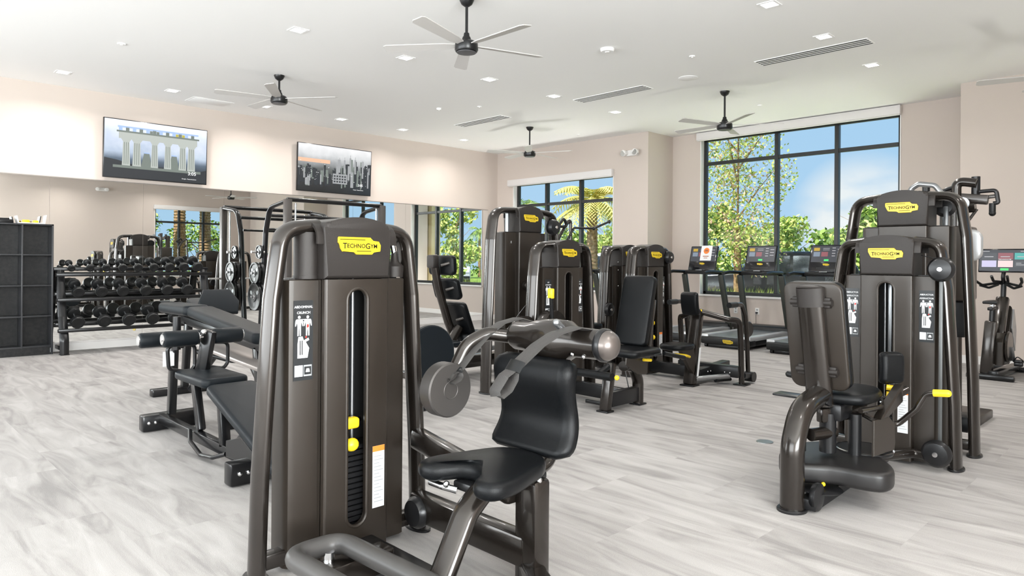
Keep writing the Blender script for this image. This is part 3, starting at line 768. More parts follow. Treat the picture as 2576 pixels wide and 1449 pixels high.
def tower(t, HT=1.49, zs=1.22, slot=True, placards=(), title=('', ''), warn=True, ww=.30, cw=.16, fx=.40, badge_w=.215, knobs=((.575, .0), (.515, .0)), stack_top=.50, detail=True, flip=1, trb=.072, feet=True, back=True, rod_grey=True, zb=.02, dep=.20):
    """weight tower, local frame: face towards -Y, front plane y = 0"""
    # side covers
    for s in (-1, 1):
        b = MB(); b.prism([(cw - .01, .06), (ww - .035, .06), (ww - .012, .068), (ww, .09), (ww, dep - .01), (cw - .01, dep - .01)] if s > 0 else [(-cw + .01, dep - .01), (-ww, dep - .01), (-ww, .09), (-ww + .012, .068), (-ww + .035, .06), (-cw + .01, .06)], (0, 0, zb), X, Y, zs - zb, .004, 1)
        b.build('side_cover', M_COVER, t)
    b = MB(); b.box(-ww + .03, ww - .03, .10, dep - .03, zs - .02, zs + .006, .003); b.build('top_tray', M_BLACK, t)
    # front panel with the long slot (two mirrored halves)
    b = MB(); sw = .052; s0, s1 = .14, zs - .04
    if slot:
        for s in (-1, 1):
            arc_b = [(s * sw * math.sin(a), s0 + sw - sw * math.cos(a)) for a in [i * PI / 16 for i in range(9)]]
            arc_t = [(s * sw * math.cos(a), s1 - sw + sw * math.sin(a)) for a in [i * PI / 16 for i in range(9)]]
            poly = [(0, zb), (s * cw, zb), (s * cw, zs), (0, zs)] + list(reversed(arc_t)) + list(reversed(arc_b))
            if s < 0: poly.reverse()
            b.prism(poly, (0, .035, 0), X, Z, .035, .012, 3, flt=lambda c: abs(c.x) > cw * .9)
    else:
        b.prism([(-cw, zb), (cw, zb), (cw, zs), (-cw, zs)], (0, .035, 0), X, Z, .035, .014, 3, flt=lambda c: abs(c.x) > cw * .9)
    for s in (-1, 1): b.box(s * (cw - .012), s * cw, .03, dep + .0, zb, zs)
    if back: b.box(-cw, cw, dep, dep + .012, zb, zs, .004)
    fp = b.build('front_panel', M_COVER, t)
    if slot:
        st_ = [(sw * math.cos(a), s1 - sw + sw * math.sin(a)) for a in [i * PI / 14 for i in range(15)]] + [(-sw * math.cos(a), s0 + sw - sw * math.sin(a)) for a in [i * PI / 14 for i in range(15)]]
        c = MB(); c.tube([(x, .006, z) for x, z in st_], .009, 12, 0, closed=True); c.build('slot_rim', M_COVER, fp)
        c = MB(); c.box(-cw + .02, cw - .02, .165, .17, zb + .03, zs); c.build('slot_liner', M_DARK, t)
        c = MB()
        for x in (-.032, .032): c.cyl((x, .10, s0), (x, .10, zs), .010, n=10)
        c.build('guide_rods', M_BLACK if not rod_grey else M_STEEL, t)
        c = MB(); c.box(-.012, .012, .088, .112, stack_top + .08, zs, .002); c.build('selector_rod', M_STEEL, t)
        ws = MB(); ws.box(-.13, .13, .062, .150, s0 - .04, s0 - .005); stack = ws.build('weight_stack', M_BLACK, t)
        z = s0; k = 0; n = int((stack_top - s0) / .0245)
        for k in range(n):
            w = MB(); w.box(-.125, .125, .055, .150, z + .002, z + .0225, .003, 1); w.build('weight_plate', M_BLACK, stack); z += .0245
        if detail:
            nm = MB()
            for k in range(n): nm.box(-.046, -.036, .0535, .0548, s0 + k * .0245 + .007, s0 + k * .0245 + .018)
            nm.build('weight_numbers', M_WHITE, stack)
        for i, (kz, kx) in enumerate(knobs):
            w = MB()
            if i == 0: w.box(-.050 + kx, .030 + kx, .022, .075, kz - .024, kz + .026, .015, 3)
            else: w.ball((-.012 + kx, .026, kz), .033, 14, (1, .8, .9))
            w.build('selector_knob', M_YEL, t)
            if i == 0:
                w = MB(); w.cyl((.02 + kx, .05, kz + .005), (.045 + kx, .06, kz + .01), .014, n=10); w.build('selector_pin', M_CHROME, t)
    # cap
    out = [(-cw - .006, zs + .002), (cw + .006, zs + .002)]; cr_ = .032; hx = cw + .006 - cr_
    for i in range(6): a = PI / 2 * i / 5; out.append((hx + cr_ * math.cos(a), HT - .022 - cr_ + cr_ * math.sin(a)))
    for i in range(1, 8): xx = hx * (1 - i / 4); out.append((xx, HT - .022 + .022 * (1 - (xx / hx) ** 2)))
    for i in range(6): a = PI / 2 * (1 - i / 5); out.append((-hx - cr_ * math.cos(a), HT - .022 - cr_ + cr_ * math.sin(a)))
    o2 = []
    for p_ in out:
        if not o2 or (abs(p_[0] - o2[-1][0]) + abs(p_[1] - o2[-1][1])) > 1e-4: o2.append(p_)
    b = MB(); b.prism(o2, (0, dep + .008, 0), X, Z, dep + .013, .016, 3, both=True)
    cap = b.build('top_cap', M_COVER2, t)
    for s in (-1, 1):   # hooded saddles where the frame tube enters the cap
        b = MB(); zt = HT - .045
        b.prism([(.098 * math.cos(i * PI / 10), .070 * math.sin(i * PI / 10)) for i in range(11)] + [(-.098, -.03), (-.086, -.03)] + [(.086 * math.cos((10 - i) * PI / 10), .058 * math.sin((10 - i) * PI / 10)) for i in range(11)] + [(.086, -.03), (.098, -.03)],
                (s * (cw - .005), .105, zt - .045), Y, Z, .05 * 1 if s > 0 else .05, .006, 2)
        b.build('cap_saddle', M_COVER2, cap, tf=Matrix.Translation((0 if s > 0 else -.04, 0, 0)))
    badge(cap, (0, -.006, HT - .125), X, Z, badge_w, detail)
    # frame tube arch, oval section
    zc = HT - .045
    for s in (-1, 1):
        pts = [(s * fx, .10, 0.012), (s * (fx - .012), .10, HT * .28), (s * (fx - .055), .10, zs - .08), (s * (fx - .095), .10, zc - .015), (s * (cw - .01), .10, zc + .002)]
        b = MB(); b.tube(pts, .033, 16, .13, rb=trb, bn=(0, 1, 0), k=9); ft = b.build('frame_tube', M_FRAME, t)
        if feet:
            f = MB(); f.prism([(.046 * math.cos(i * PI / 10), .085 * math.sin(i * PI / 10)) for i in range(20)], (s * fx, .10, 0), X, Y, .014, .004, 1); f.build('foot_plate', M_BLACK, ft)
    b = MB(); b.box(-fx + .01, fx - .01, .075, .135, .035, .10, .008); b.build('base_beam', M_FRAME, t)
    for s, tt in zip((-1, 1), (title, title)):
        if s in placards: placard(t, (s * (cw + .068), .0592, (.80 + 1.13) / 2 if zs < 1.3 else 1.05), X, Z, .088, .335, tt)
    if warn:
        b = MB(); b.prism([(.078, .20), (.140, .20), (.140, .475), (.078, .475)], (0, -.0006, 0), X, Z, .0006); wl_ = b.build('warning_label', mat('label_paper', (.62, .63, .64), .5), t)
        b = MB(); b.prism([(.078, .45), (.140, .45), (.140, .475), (.078, .475)], (0, -.0013, 0), X, Z, .0006)
        b.mi = 1
        for k in range(14): b.prism([(.085, .225 + k * .0155), (.133 - .01 * (k % 3), .225 + k * .0155), (.133 - .01 * (k % 3), .229 + k * .0155), (.085, .229 + k * .0155)], (0, -.0013, 0), X, Z, .0004)
        b.build('label_print', [M_ORANGE, M_GREYP], wl_)
    return t

def pulley(t, p0, p1, r, name='pulley_cover', logo=True):
    p0, p1 = Vector(p0), Vector(p1); d = (p1 - p0).normalized(); L = (p1 - p0).length
    b = MB(); b.lathe([(0, 0), (r * .86, 0), (r, L * .2), (r, L * .55), (r * .8, L * .9), (r * .35, L), (0, L)], p0, d, 26); o = b.build(name, M_BLACK, t)
    if logo:
        b = MB(); b.lathe([(0, L), (r * .2, L), (r * .18, L + .004), (0, L + .005)], p0, d, 12); b.build('bolt_cap', M_CHROME, o)
    return o

# ================================================================ abdominal crunch machine (foreground)
OX, OY = 1.640, 2.615
ab = thing('abdominal_crunch_machine', 'largest bronze weight machine, in the foreground, with contoured seat and shoulder straps', 'gym machine', (OX, OY, 0))
tower(ab, 1.49, 1.22, trb=.052, placards=(-1,), title=('ABDOMINAL', 'CRUNCH'), fx=.405, stack_top=.50, knobs=((.585, 0), (.495, 0)))
def W(t, name, b, m, ang=38): return b.build(name, m, t, world=True, ang=ang)
b = MB(); b.tube([(1.45, 2.72, 1.235), (1.45, 2.72, 1.42)], .055, 16); b.cyl((1.45, 2.72, 1.222), (1.45, 2.72, 1.236), .058); W(ab, 'cable_housing', b, M_COVER2)
b = MB(); b.lathe([(0, 0), (.042, 0), (.045, .05), (.02, .075), (.012, .12), (0, .12)], (1.90, 2.72, 1.225)); W(ab, 'cable_fitting', b, M_COVER2)
b = MB(); b.tube([(1.90, 2.72, 1.33), (1.88, 2.72, 1.42)], .012, 8); W(ab, 'cable', b, M_CHROME)
pulley(ab, (.36, .015, .115), (.30, .015, .115), .075, logo=False)
AY_ = 2.03
# base rails
b = MB(); b.box(1.555, 1.725, 1.30, 2.66, .015, .085, .01); W(ab, 'base_rail', b, M_BLACK)
b = MB(); b.beam((2.02, 2.70, .13), (2.02, 1.93, .13), .09, .13, .02, (0, 0, 1)); W(ab, 'lower_side_rail', b, M_FRAME)
b = MB(); b.beam((2.02, 2.70, .45), (1.98, 1.98, .36), .08, .095, .02); W(ab, 'upper_side_rail', b, M_FRAME)
b = MB(); b.beam((1.70, 1.40, .05), (2.04, 1.96, .05), .10, .08, .015); W(ab, 'base_cross_rail', b, M_FRAME)
# seat post and front leg
b = MB(); b.beam((2.03, 1.93, 0), (2.03, 1.93, .43), .095, .12, .02, (0, 1, 0)); W(ab, 'seat_post', b, M_FRAME)
b = MB(); b.tube([(1.47, 1.93, .0), (1.70, 1.96, .36), (1.80, 1.97, .425), (2.05, 1.97, .42)], .040, 16, .14, rb=.056, bn=(0, 1, 0), k=9); W(ab, 'front_leg', b, M_FRAME)
b = MB(); b.box(1.76, 2.12, 1.93, 2.11, .40, .436, .01); st = W(ab, 'seat_plate', b, M_BLACK)
for (x, y) in ((1.80, 1.885), (2.02, 1.885), (1.72, 2.10)):
    b = MB(); b.ball((x, y, .428), .014, 10); W(st, 'seat_bolt', b, M_CHROME)
b = MB(); b.tube([(1.75, 2.07, .405), (1.72, 2.12, .415), (1.72, 2.2, .415)], .014, 10, .03); W(ab, 'adjust_lever', b, M_CHROME)
# seat: two thigh lobes in front, rounded back
so = [(.215, -.10), (.235, -.04), (.235, .05), (.21, .12), (.15, .165), (.05, .195), (-.06, .225), (-.15, .235), (-.205, .215), (-.225, .165), (-.215, .115), (-.17, .085), (-.115, .06), (-.095, .02), (-.10, -.03), (-.125, -.07), (-.175, -.10), (-.215, -.13), (-.225, -.18), (-.20, -.225), (-.14, -.24), (-.05, -.225), (.05, -.19), (.15, -.155)]
def smooth_poly(P, it=1):
    for _ in range(it):
        Q = []
        for i in range(len(P)):
            a, c = P[i], P[(i + 1) % len(P)]
            Q += [(a[0] * .75 + c[0] * .25, a[1] * .75 + c[1] * .25), (a[0] * .25 + c[0] * .75, a[1] * .25 + c[1] * .75)]
        P = Q
    return P
b = MB(); b.cushion(smooth_poly(so, 1), (1.885, AY_ - .01, .435), X, Y, .070, .03, .012, 5); W(ab, 'seat', b, M_PAD, 60)
# contoured back pad (faces -X)
def contour_pad(t, name, org, u, v, w, h, prof, th, m, rc=.05, wf=None):
    """pad with side profile prof(v)-> forward offset; front normal = u x v"""
    u, v = Vector(u).normalized(), Vector(v).normalized(); n = u.cross(v)
    nu, nv = 18, 22; V = []; F = []
    def grid(front):
        s = len(V)
        for j in range(nv + 1):
            q = j / nv; y = (q - .5) * h
            wj = w * (wf(q) if wf else 1.0)
            e = min(q, 1 - q) * h
            cut = rc - math.sqrt(max(rc * rc - max(rc - e, 0) ** 2, 0))
            for i in range(nu + 1):
                p = i / nu; x = (p - .5) * (wj - 2 * cut)
                ex = min(p, 1 - p) * (wj - 2 * cut); rr = .028
                dx = max(rr - ex, 0); dy = max(rr - e, 0)
                k = rr - math.sqrt(max(rr * rr - min(dx * dx + dy * dy, rr * rr), 0))
                z = (prof(q) + th - k) if front else (prof(q) * .8 + k * .5)
                V.append(Vector(org) + u * x + v * y + n * z)
        for j in range(nv):
            for i in range(nu):
                a = s + j * (nu + 1) + i; f = (a, a + 1, a + nu + 2, a + nu + 1)
                F.append(f if front else tuple(reversed(f)))
        return s
    s1 = grid(True); s2 = grid(False)
    loop = [(0, i) for i in range(nu + 1)] + [(j, nu) for j in range(1, nv + 1)] + [(nv, i) for i in range(nu - 1, -1, -1)] + [(j, 0) for j in range(nv - 1, 0, -1)]
    L = [j * (nu + 1) + i for j, i in loop]
    for a, c in zip(L, L[1:] + L[:1]): F.append((s1 + c, s1 + a, s2 + a, s2 + c))
    b = MB(); b._new(V, F); return W(t, name, b, m, 70)
lean = math.radians(8)
contour_pad(ab, 'backrest', (2.205, 2.055, .685), (0, -1, 0), (math.sin(lean), 0, math.cos(lean)), .46, .41, lambda q: .035 * math.sin(q * 2 * PI + 2.6), .075, M_PAD, .06, lambda q: 1 - .07 * math.sin(PI * q) ** 2)
b = MB(); b.tube([(2.06, 2.0, .41), (2.26, 2.05, .42), (2.32, 2.07, .60), (2.31, 2.07, .93)], .040, 14, .12, rb=.03); W(ab, 'backrest_post', b, M_FRAME)
# foot hook: U-shaped bar in front
b = MB(); b.tube([(1.215, 1.60, .23), (1.215, 2.40, .20), (1.43, 2.40, .20), (1.43, 1.60, .23)], .038, 14, .08, k=8); W(ab, 'foot_bar', b, mat('grip_rubber', (.055, .052, .050), .42, .1))
b = MB(); b.box(1.30, 1.62, 2.30, 2.40, .06, .15, .01); W(ab, 'foot_bar_bracket', b, M_FRAME)
b = MB(); b.box(1.40, 1.60, 1.65, 1.75, .06, .2, .01); W(ab, 'foot_bar_bracket', b, M_FRAME)
b = MB(); b.cyl((1.36, 2.36, .15), (1.36, 2.36, .19), .02); W(ab, 'bolt', b, M_CHROME)
# pivot drum, sleeve and end cap (axis Y)
dx, dz = 2.235, .965
b = MB(); b.lathe([(0, 0), (.055, 0), (.064, .02), (.066, .10), (.082, .15), (.090, .24), (.087, .32), (.064, .36), (.062, .50), (.050, .51), (0, .51)], (dx, 2.24, dz), (0, -1, 0), 30); dr = W(ab, 'pivot_drum', b, M_FRAME)
b = MB(); b.lathe([(0, 0), (.064, 0), (.069, .008), (.069, .022), (.064, .03), (0, .03)], (dx, 1.742, dz), (0, -1, 0), 30); W(dr, 'drum_collar', b, M_BLACK)
b = MB(); b.lathe([(.062, 0), (.061, .012), (.052, .03), (.033, .043), (.013, .049), (0, .050)], (dx, 1.716, dz), (0, -1, 0), 30); W(dr, 'end_cap', b, M_CAPMET)
for (y, z) in ((1.86, .92), (1.80, .915), (2.0, .89)):
    b = MB(); b.ball((dx - .045, y, z), .009, 8); W(dr, 'drum_bolt', b, M_CHROME)
b = MB(); b.cyl((dx - .03, 1.90, dz + .03), (dx - .10, 1.90, dz + .085), .016, n=12); b.ball((dx - .10, 1.90, dz + .085), .017, 10); W(dr, 'adjust_knob', b, M_STEEL)
# arm, counterweight
b = MB(); b.tube([(1.93, 2.36, .72), (1.98, 2.36, .82), (2.03, 2.34, .93), (2.12, 2.31, .975), (2.24, 2.24, .955)], .032, 14, .10, k=8); W(ab, 'lever_arm', b, M_FRAME)
b = MB(); b.lathe([(0, 0), (.112, 0), (.118, .006), (.118, .068), (.112, .074), (0, .074)], (1.915, 2.385, .742), (0, -1, 0), 40); cwt = W(ab, 'counterweight', b, mat('counterweight_paint', (.085, .078, .074), .42, .6))
b = MB(); b.lathe([(.036, .0742), (.038, .0752), (.040, .0742)], (1.915, 2.385, .742), (0, -1, 0), 30); W(cwt, 'round_mark', b, MATS['counterweight_paint'])
b = MB(); b.beam((dx + .02, 2.0, dz - .06), (2.30, 2.05, .70), .06, .05, .012); W(ab, 'drum_bracket', b, M_FRAME)
# shoulder straps
def strap(t, pts, w=.034, th=.006):
    b = MB(); b.tube(pts, th, 8, .05, rb=w, bn=(0, 1, 0), k=6); return W(t, 'shoulder_strap', b, M_STRAP)
s1 = strap(ab, [(1.955, 2.32, .82), (2.03, 2.31, .90), (2.10, 2.30, .965), (2.20, 2.30, 1.018), (2.30, 2.29, 1.035), (2.39, 2.27, 1.010), (2.44, 2.24, .965)])
s2 = strap(ab, [(1.84, 1.85, .90), (1.90, 1.85, .935), (1.97, 1.85, .975), (2.06, 1.84, 1.015), (2.17, 1.83, 1.033), (2.26, 1.80, 1.015), (2.315, 1.78, .975)], .040, .007)
for s_, (c, e) in ((s1, ((1.955, 2.32, .82), (1.905, 2.31, .775))), (s2, ((1.84, 1.85, .90), (1.765, 1.86, .80)))):
    c, e = Vector(c), Vector(e); d = (e - c); sd = Vector((0, 1, 0))
    b = MB()
    b.tube([c, c + d * .35 + sd * .012 + Vector((-.012, 0, .008)), c + d * .8 + sd * .016 + Vector((-.018, 0, .0)), e + sd * .01], .004, 8, .02, rb=.030, bn=(0, 1, 0))
    b.tube([c, c + d * .35 - sd * .010 + Vector((.014, 0, -.008)), c + d * .8 - sd * .014 + Vector((.018, 0, -.0)), e - sd * .01], .005, 8, .02, rb=.030, bn=(0, 1, 0))
    W(s_, 'strap_loop', b, M_STRAP)
    b = MB(); b.tube([c - d * .25, c + d * .12], .010, 8, 0, rb=.042 if s_ is s2 else .036, bn=(0, 1, 0)); W(s_, 'strap_sleeve', b, M_RUB)

# ================================================================ leg extension machine (tower centre-left)
le = thing('leg_extension_machine', 'low weight machine behind the foreground straps, with a tilted black backrest at its right', 'gym machine', (5.03, 4.32, 0))
tower(le, 1.51, 1.245, placards=(-1, 1), title=('LEG', 'EXTENSION'), fx=.45, knobs=(), warn=False, detail=True, stack_top=.6)
b = MB(); b.tube([(4.70, 4.22, .55), (4.60, 4.16, .98)], .018, 8); h = W(le, 'side_lever', b, M_BLACK)
b = MB(); b.box(4.585, 4.615, 4.13, 4.19, .97, 1.06, .008); W(h, 'lever_grip', b, M_YEL)
b = MB(); b.lathe([(0, 0), (.15, 0), (.16, .02), (.16, .09), (.15, .11), (0, .11)], (4.70, 4.30, .70), (0, -1, 0), 32); W(le, 'cam_disc', b, M_FRAME)
b = MB(); b.lathe([(0, 0), (.13, 0), (.14, .015), (.14, .08), (0, .09)], (4.45, 4.40, .67), (0, -1, 0), 32); W(le, 'cam_disc', b, M_FRAME)
yl = 3.69
b = MB(); b.tube([(5.275, yl, 0.012), (5.275, yl, .22), (5.18, yl, .36), (5.05, yl, .37)], .045, 14, .12, rb=.055, bn=(0, 1, 0), k=8); W(le, 'front_leg', b, M_FRAME)
b = MB(); b.beam((4.79, yl, 0.01), (4.86, yl, .42), .07, .09, .012, (0, 1, 0)); W(le, 'rear_leg', b, M_FRAME)
b = MB(); b.box(4.74, 4.84, yl - .06, yl + .06, 0, .015, .004); b.box(5.22, 5.33, yl - .06, yl + .06, 0, .015, .004); W(le, 'foot_plates', b, M_BLACK)
b = MB(); b.beam((4.85, yl, .10), (5.25, yl, .10), .07, .13, .01); b.beam((5.10, yl, .10), (5.10, 4.40, .10), .08, .12, .01); b.beam((4.85, 3.95, .05), (4.85, 3.72, .05), .03, .03, .004); W(le, 'base_rails', b, M_BLACK)
b = MB(); b.prism([(-.15, .0), (.02, -.10), (.17, -.12), (.19, -.02), (.16, .08), (-.14, .10)], (5.12, yl - .075, .40), X, Z, .01, .003, 1); W(le, 'side_plate', b, M_COVER)
b = MB(); b.cushion(rrect(.46, .40, .09, 6), (5.19, yl + .01, .455), X, Y, .07, .032, .01, 5); W(le, 'seat', b, M_PAD, 60)
bl = math.radians(14)
b = MB(); b.cushion(rrect(.35, .66, .045, 5), (5.41, yl + .10, .84), (0, -1, 0), (math.sin(bl), 0, math.cos(bl)), .075, .022, .004, 5); W(le, 'backrest', b, M_PAD, 60)
b = MB(); b.beam((5.38, yl, .38), (5.52, yl + .02, .95), .08, .05, .01); W(le, 'backrest_post', b, M_FRAME)
for s in (-1, 1):
    b = MB(); b.tube([(5.34, yl + s * .20, .47), (5.22, yl + s * .22, .475)], .012, 8); b.tube([(5.36, yl + s * .22, .48), (5.60, yl + s * .235 - .05, .425)], .020, 12); W(le, 'seat_handle', b, M_RUB)
b = MB(); b.tube([(5.20, yl - .11, .425), (5.29, yl - .13, .415)], .014, 10); W(le, 'yellow_lever', b, M_YEL)
b = MB(); b.tube([(4.70, yl - .14, .33), (4.70, yl + .30, .33)], .035, 14); b.tube([(4.86, yl, .40), (4.70, yl, .34)], .03, 10); W(le, 'ankle_roller', b, M_PAD)
b = MB(); b.ball((4.70, yl - .19, .33), .022, 10); W(le, 'adjust_knob', b, M_YEL)
pulley(le, (4.62, 4.18, .42), (4.62, 4.10, .42), .07)
b = MB(); b.tube([(5.08, 3.7, .36), (5.2, 3.72, .08)], .006, 6); W(le, 'gas_strut', b, M_STEEL)

# ================================================================ lat pulldown (tall)
lt = thing('lat_pulldown_machine', 'tallest weight machine, directly left of the leg extension machine', 'gym machine', (5.10, 4.90, 0))
tower(lt, 1.865, 1.595, slot=False, warn=False, fx=.52, ww=.30, badge_w=.21, knobs=(), detail=True, dep=.22)
pulley(lt, (.30, .0, 1.66), (.30, -.09, 1.66), .085)
b = MB()
for x in (-.225, .22): b.ball((x, .055, 1.50), .008, 8); b.ball((x, .055, 1.485), .008, 8)
b.build('cover_screws', M_CHROME, lt)
b = MB(); b.box(-.235, -.215, .09, .13, 1.60, 1.80); b.build('cable_guide', M_STEEL, lt)
b = MB(); b.lathe([(0, 0), (.05, 0), (.055, .015), (.055, .13), (.04, .15), (0, .15)], (5.00, 4.87, 1.06), (0, -1, 0), 20, ); W(lt, 'side_roller', b, M_FRAME)
b = MB(); b.tube([(5.0, 4.70, 1.02), (4.45, 4.62, .62)], .004, 6); W(lt, 'cable', b, M_BLACK)

# ================================================================ pulldown with swinging handles behind the leg extension
vt = thing('vertical_traction_machine', 'machine seen only by curved handle arms in front of the palm window', 'gym machine', (6.05, 5.30, 0))
b = MB(); b.tube([(5.90, 5.24, 1.30), (5.90, 5.24, 1.55), (5.99, 5.22, 1.70), (6.10, 5.22, 1.80), (6.10, 5.22, 1.55), (6.12, 5.24, 1.30)], .020, 10, .10); W(vt, 'handle_loop', b, M_FRAME)
b = MB(); b.tube([(5.86, 5.2, 1.70), (5.96, 5.2, 1.80), (6.02, 5.2, 1.70), (5.86, 5.2, 1.70)], .017, 10, .03); W(vt, 'handle_grip', b, M_RUB)
b = MB(); b.tube([(6.02, 5.2, 1.55), (6.14, 5.2, 1.695), (6.50, 5.2, 1.70), (6.80, 5.2, 1.795)], .014, 10, .05); W(vt, 'side_bar', b, M_BLACK)
b = MB(); b.ball((6.80, 5.2, 1.795), .022, 10); b.ball((6.50, 5.2, 1.70), .022, 10); W(vt, 'bar_end', b, M_BLACK)
b = MB(); b.beam((6.0, 5.3, 0), (6.0, 5.3, 1.34), .12, .12, .02, (0, 1, 0)); b.box(5.75, 6.25, 5.2, 5.4, 1.27, 1.33, .02); W(vt, 'upright', b, M_FRAME)
b = MB(); b.box(5.65, 6.30, 5.24, 5.36, 0, .08, .02); W(vt, 'base', b, M_BLACK)

# ================================================================ low row machine (right of centre) with its tower
lr = thing('seated_row_machine', 'weight machine right of the tilted backrest, with yellow selector and chest pad', 'gym machine', (6.88, 4.57, 0))
tower(lr, 1.51, 1.245, placards=(1,), title=('LOW', 'ROW'), fx=.42, ww=.27, knobs=((.585, 0), (.42, 0)), stack_top=.52)
pulley(lr, (.24, .0, 1.36), (.24, -.06, 1.36), .075)
ym = 3.87
b = MB(); b.beam((6.47, ym, 0.01), (6.62, ym, .80), .10, .12, .02, (0, 1, 0)); W(lr, 'pad_post', b, M_FRAME)
b = MB(); b.box(6.40, 6.54, ym - .08, ym + .08, 0, .015, .004); b.box(6.85, 6.98, 3.44, 3.58, 0, .015, .004); W(lr, 'foot_plates', b, M_BLACK)
pl = math.radians(10)
contour_pad(lr, 'chest_pad', (6.50, ym, .87), (0, -1, 0), (math.sin(pl) * -1, 0, math.cos(pl)), .20, .25, lambda q: .015 * math.sin(PI * q), .06, M_PAD, .03)
b = MB(); b.tube([(6.52, ym, .80), (6.63, ym, .78)], .03, 10); W(lr, 'pad_bracket', b, M_FRAME)
b = MB(); b.ball((6.60, ym - .05, .79), .015, 8); W(lr, 'yellow_marker', b, M_YEL)
b = MB(); b.cushion(rrect(.36, .30, .12, 7), (6.22, ym, .405), X, Y, .06, .028, .008, 5); W(lr, 'seat', b, M_PAD, 60)
b = MB(); b.prism([(-.02, .0), (.14, -.18), (.26, -.30), (.28, -.20), (.24, .0), (.10, .02)], (6.22, ym - .02, .40), X, Z, .04, .006, 1); W(lr, 'seat_bracket', b, M_COVER)
b = MB(); b.tube([(6.10, ym - .05, .37), (6.20, ym - .12, .355), (6.30, ym - .10, .33)], .014, 8, .03); W(lr, 'yellow_lever', b, M_YEL)
b = MB(); b.prism([(0, 0), (.035, 0), (.085, .30), (.05, .30)], (6.50, ym - .065, .10), X, Z, .003); W(lr, 'warning_strip', b, M_WHITE)
for s in (-1, 1):
    yy = ym + s * .36
    b = MB(); b.tube([(6.62, ym + s * .02, .78), (6.78, yy - s * .08, .70), (6.86, yy, .69), (6.89, yy, .45), (6.915, yy, .012)], .030, 12, .10, k=7); W(lr, 'frame_tube', b, M_FRAME)
    b = MB(); b.tube([(7.06, yy - s * .0, .09), (7.02, yy, .55), (6.98, yy, .74), (6.90, yy - s * .0, .86), (6.66, yy + s * .0, .86)], .024, 12, .07, k=7); lv = W(lr, 'row_lever', b, M_FRAME)
    b = MB(); b.tube([(6.78, yy, .86), (6.63, yy, .86)], .030, 12); W(lv, 'lever_grip', b, M_RUB)
    pulley(lr, (7.10 - 6.88, yy - 4.57 - s * .0, .58), (7.10 - 6.88, yy - 4.57 - s * .06, .58), .085)
    b = MB(); b.cyl((6.93, yy, .10), (7.10, yy, .08), .04); b.cyl((7.10, yy - .05, .07), (7.10, yy + .05, .07), .055); W(lr, 'lever_pivot', b, M_BLACK)
b = MB(); b.beam((6.60, ym, .10), (7.25, ym, .14), .10, .12, .01); b.beam((6.88, 3.51, .14), (6.88, 4.24, .14), .10, .12, .01); b.beam((6.80, ym, .10), (6.80, 4.60, .10), .10, .12, .01); W(lr, 'base_rails', b, M_BLACK)
b = MB(); b.tube([(6.52, 3.83, .07), (6.85, 3.62, .09)], .03, 12); W(lr, 'foot_rail', b, M_STEEL)
b = MB(); b.tube([(6.70, 3.70, .05), (6.95, 3.66, .04)], .02, 10); W(lr, 'foot_rest', b, M_RUB)
b = MB()
for x in (6.72, 6.78): b.ball((x, 3.80, .13), .009, 8)
for y in (3.60, 3.66): b.ball((6.825, y, .13), .009, 8)
W(lr, 'bolts', b, M_CHROME)

# machine behind the low row
sp = thing('shoulder_press_machine', 'weight machine half hidden behind the seated row machine, beside the tilted backrest', 'gym machine', (7.22, 5.18, 0))
tower(sp, 1.52, 1.25, slot=False, warn=False, fx=.46, ww=.28, knobs=(), detail=False)
pulley(sp, (-.46, .0, .72), (-.46, -.06, .72), .085)
b = MB()
for z in (1.32, 1.22, 1.02): b.ball((-.18, .055, z - .02), .010, 8)
b.build('cover_screws', M_CHROME, sp)
b = MB(); b.cushion(rrect(.30, .34, .1), (6.45, 5.25, .50), X, Y, .07, .03, .005); W(sp, 'seat', b, M_PAD, 60)
b = MB(); b.beam((6.45, 5.25, 0), (6.45, 5.25, .5), .09, .09, .012, (0, 1, 0)); b.beam((6.45, 5.25, .08), (7.0, 5.28, .08), .09, .09, .012); W(sp, 'seat_post', b, M_FRAME)

# ================================================================ abductor / adductor machine (right foreground)
AXX, AYY = 4.985, 1.52
ad = thing('abductor_machine', 'bronze weight machine at right, backrest seen from behind, with a yellow-tipped handle', 'gym machine', (AXX, AYY, 0), -PI / 2)
tower(ad, 1.495, 1.225, placards=(-1, 1), title=('ABDUCTOR', 'ADDUCTOR'), fx=.39, ww=.285, knobs=(), warn=True, stack_top=.42)
pulley(ad, (.325, .02, 1.27), (.325, -.05, 1.27), .078)
pulley(ad, (.315, -.02, .115), (.315, -.085, .115), .085)
b = MB(); b.box(.312, .333, -.005, .012, .18, 1.20, .004); b.build('cable_tube', mat('dull_steel', (.13, .135, .135), .4, .6), ad)
b = MB(); b.tube([(.2, .04, 1.36), (.32, .0, 1.33)], .003, 6); b.build('cable', M_BLACK, ad)
b = MB(); b.tube([(4.55, 1.50, .10), (4.95, 1.34, .09), (4.95, 1.22, .09)], .03, 12, .05); W(ad, 'cable_channel', b, M_FRAME)
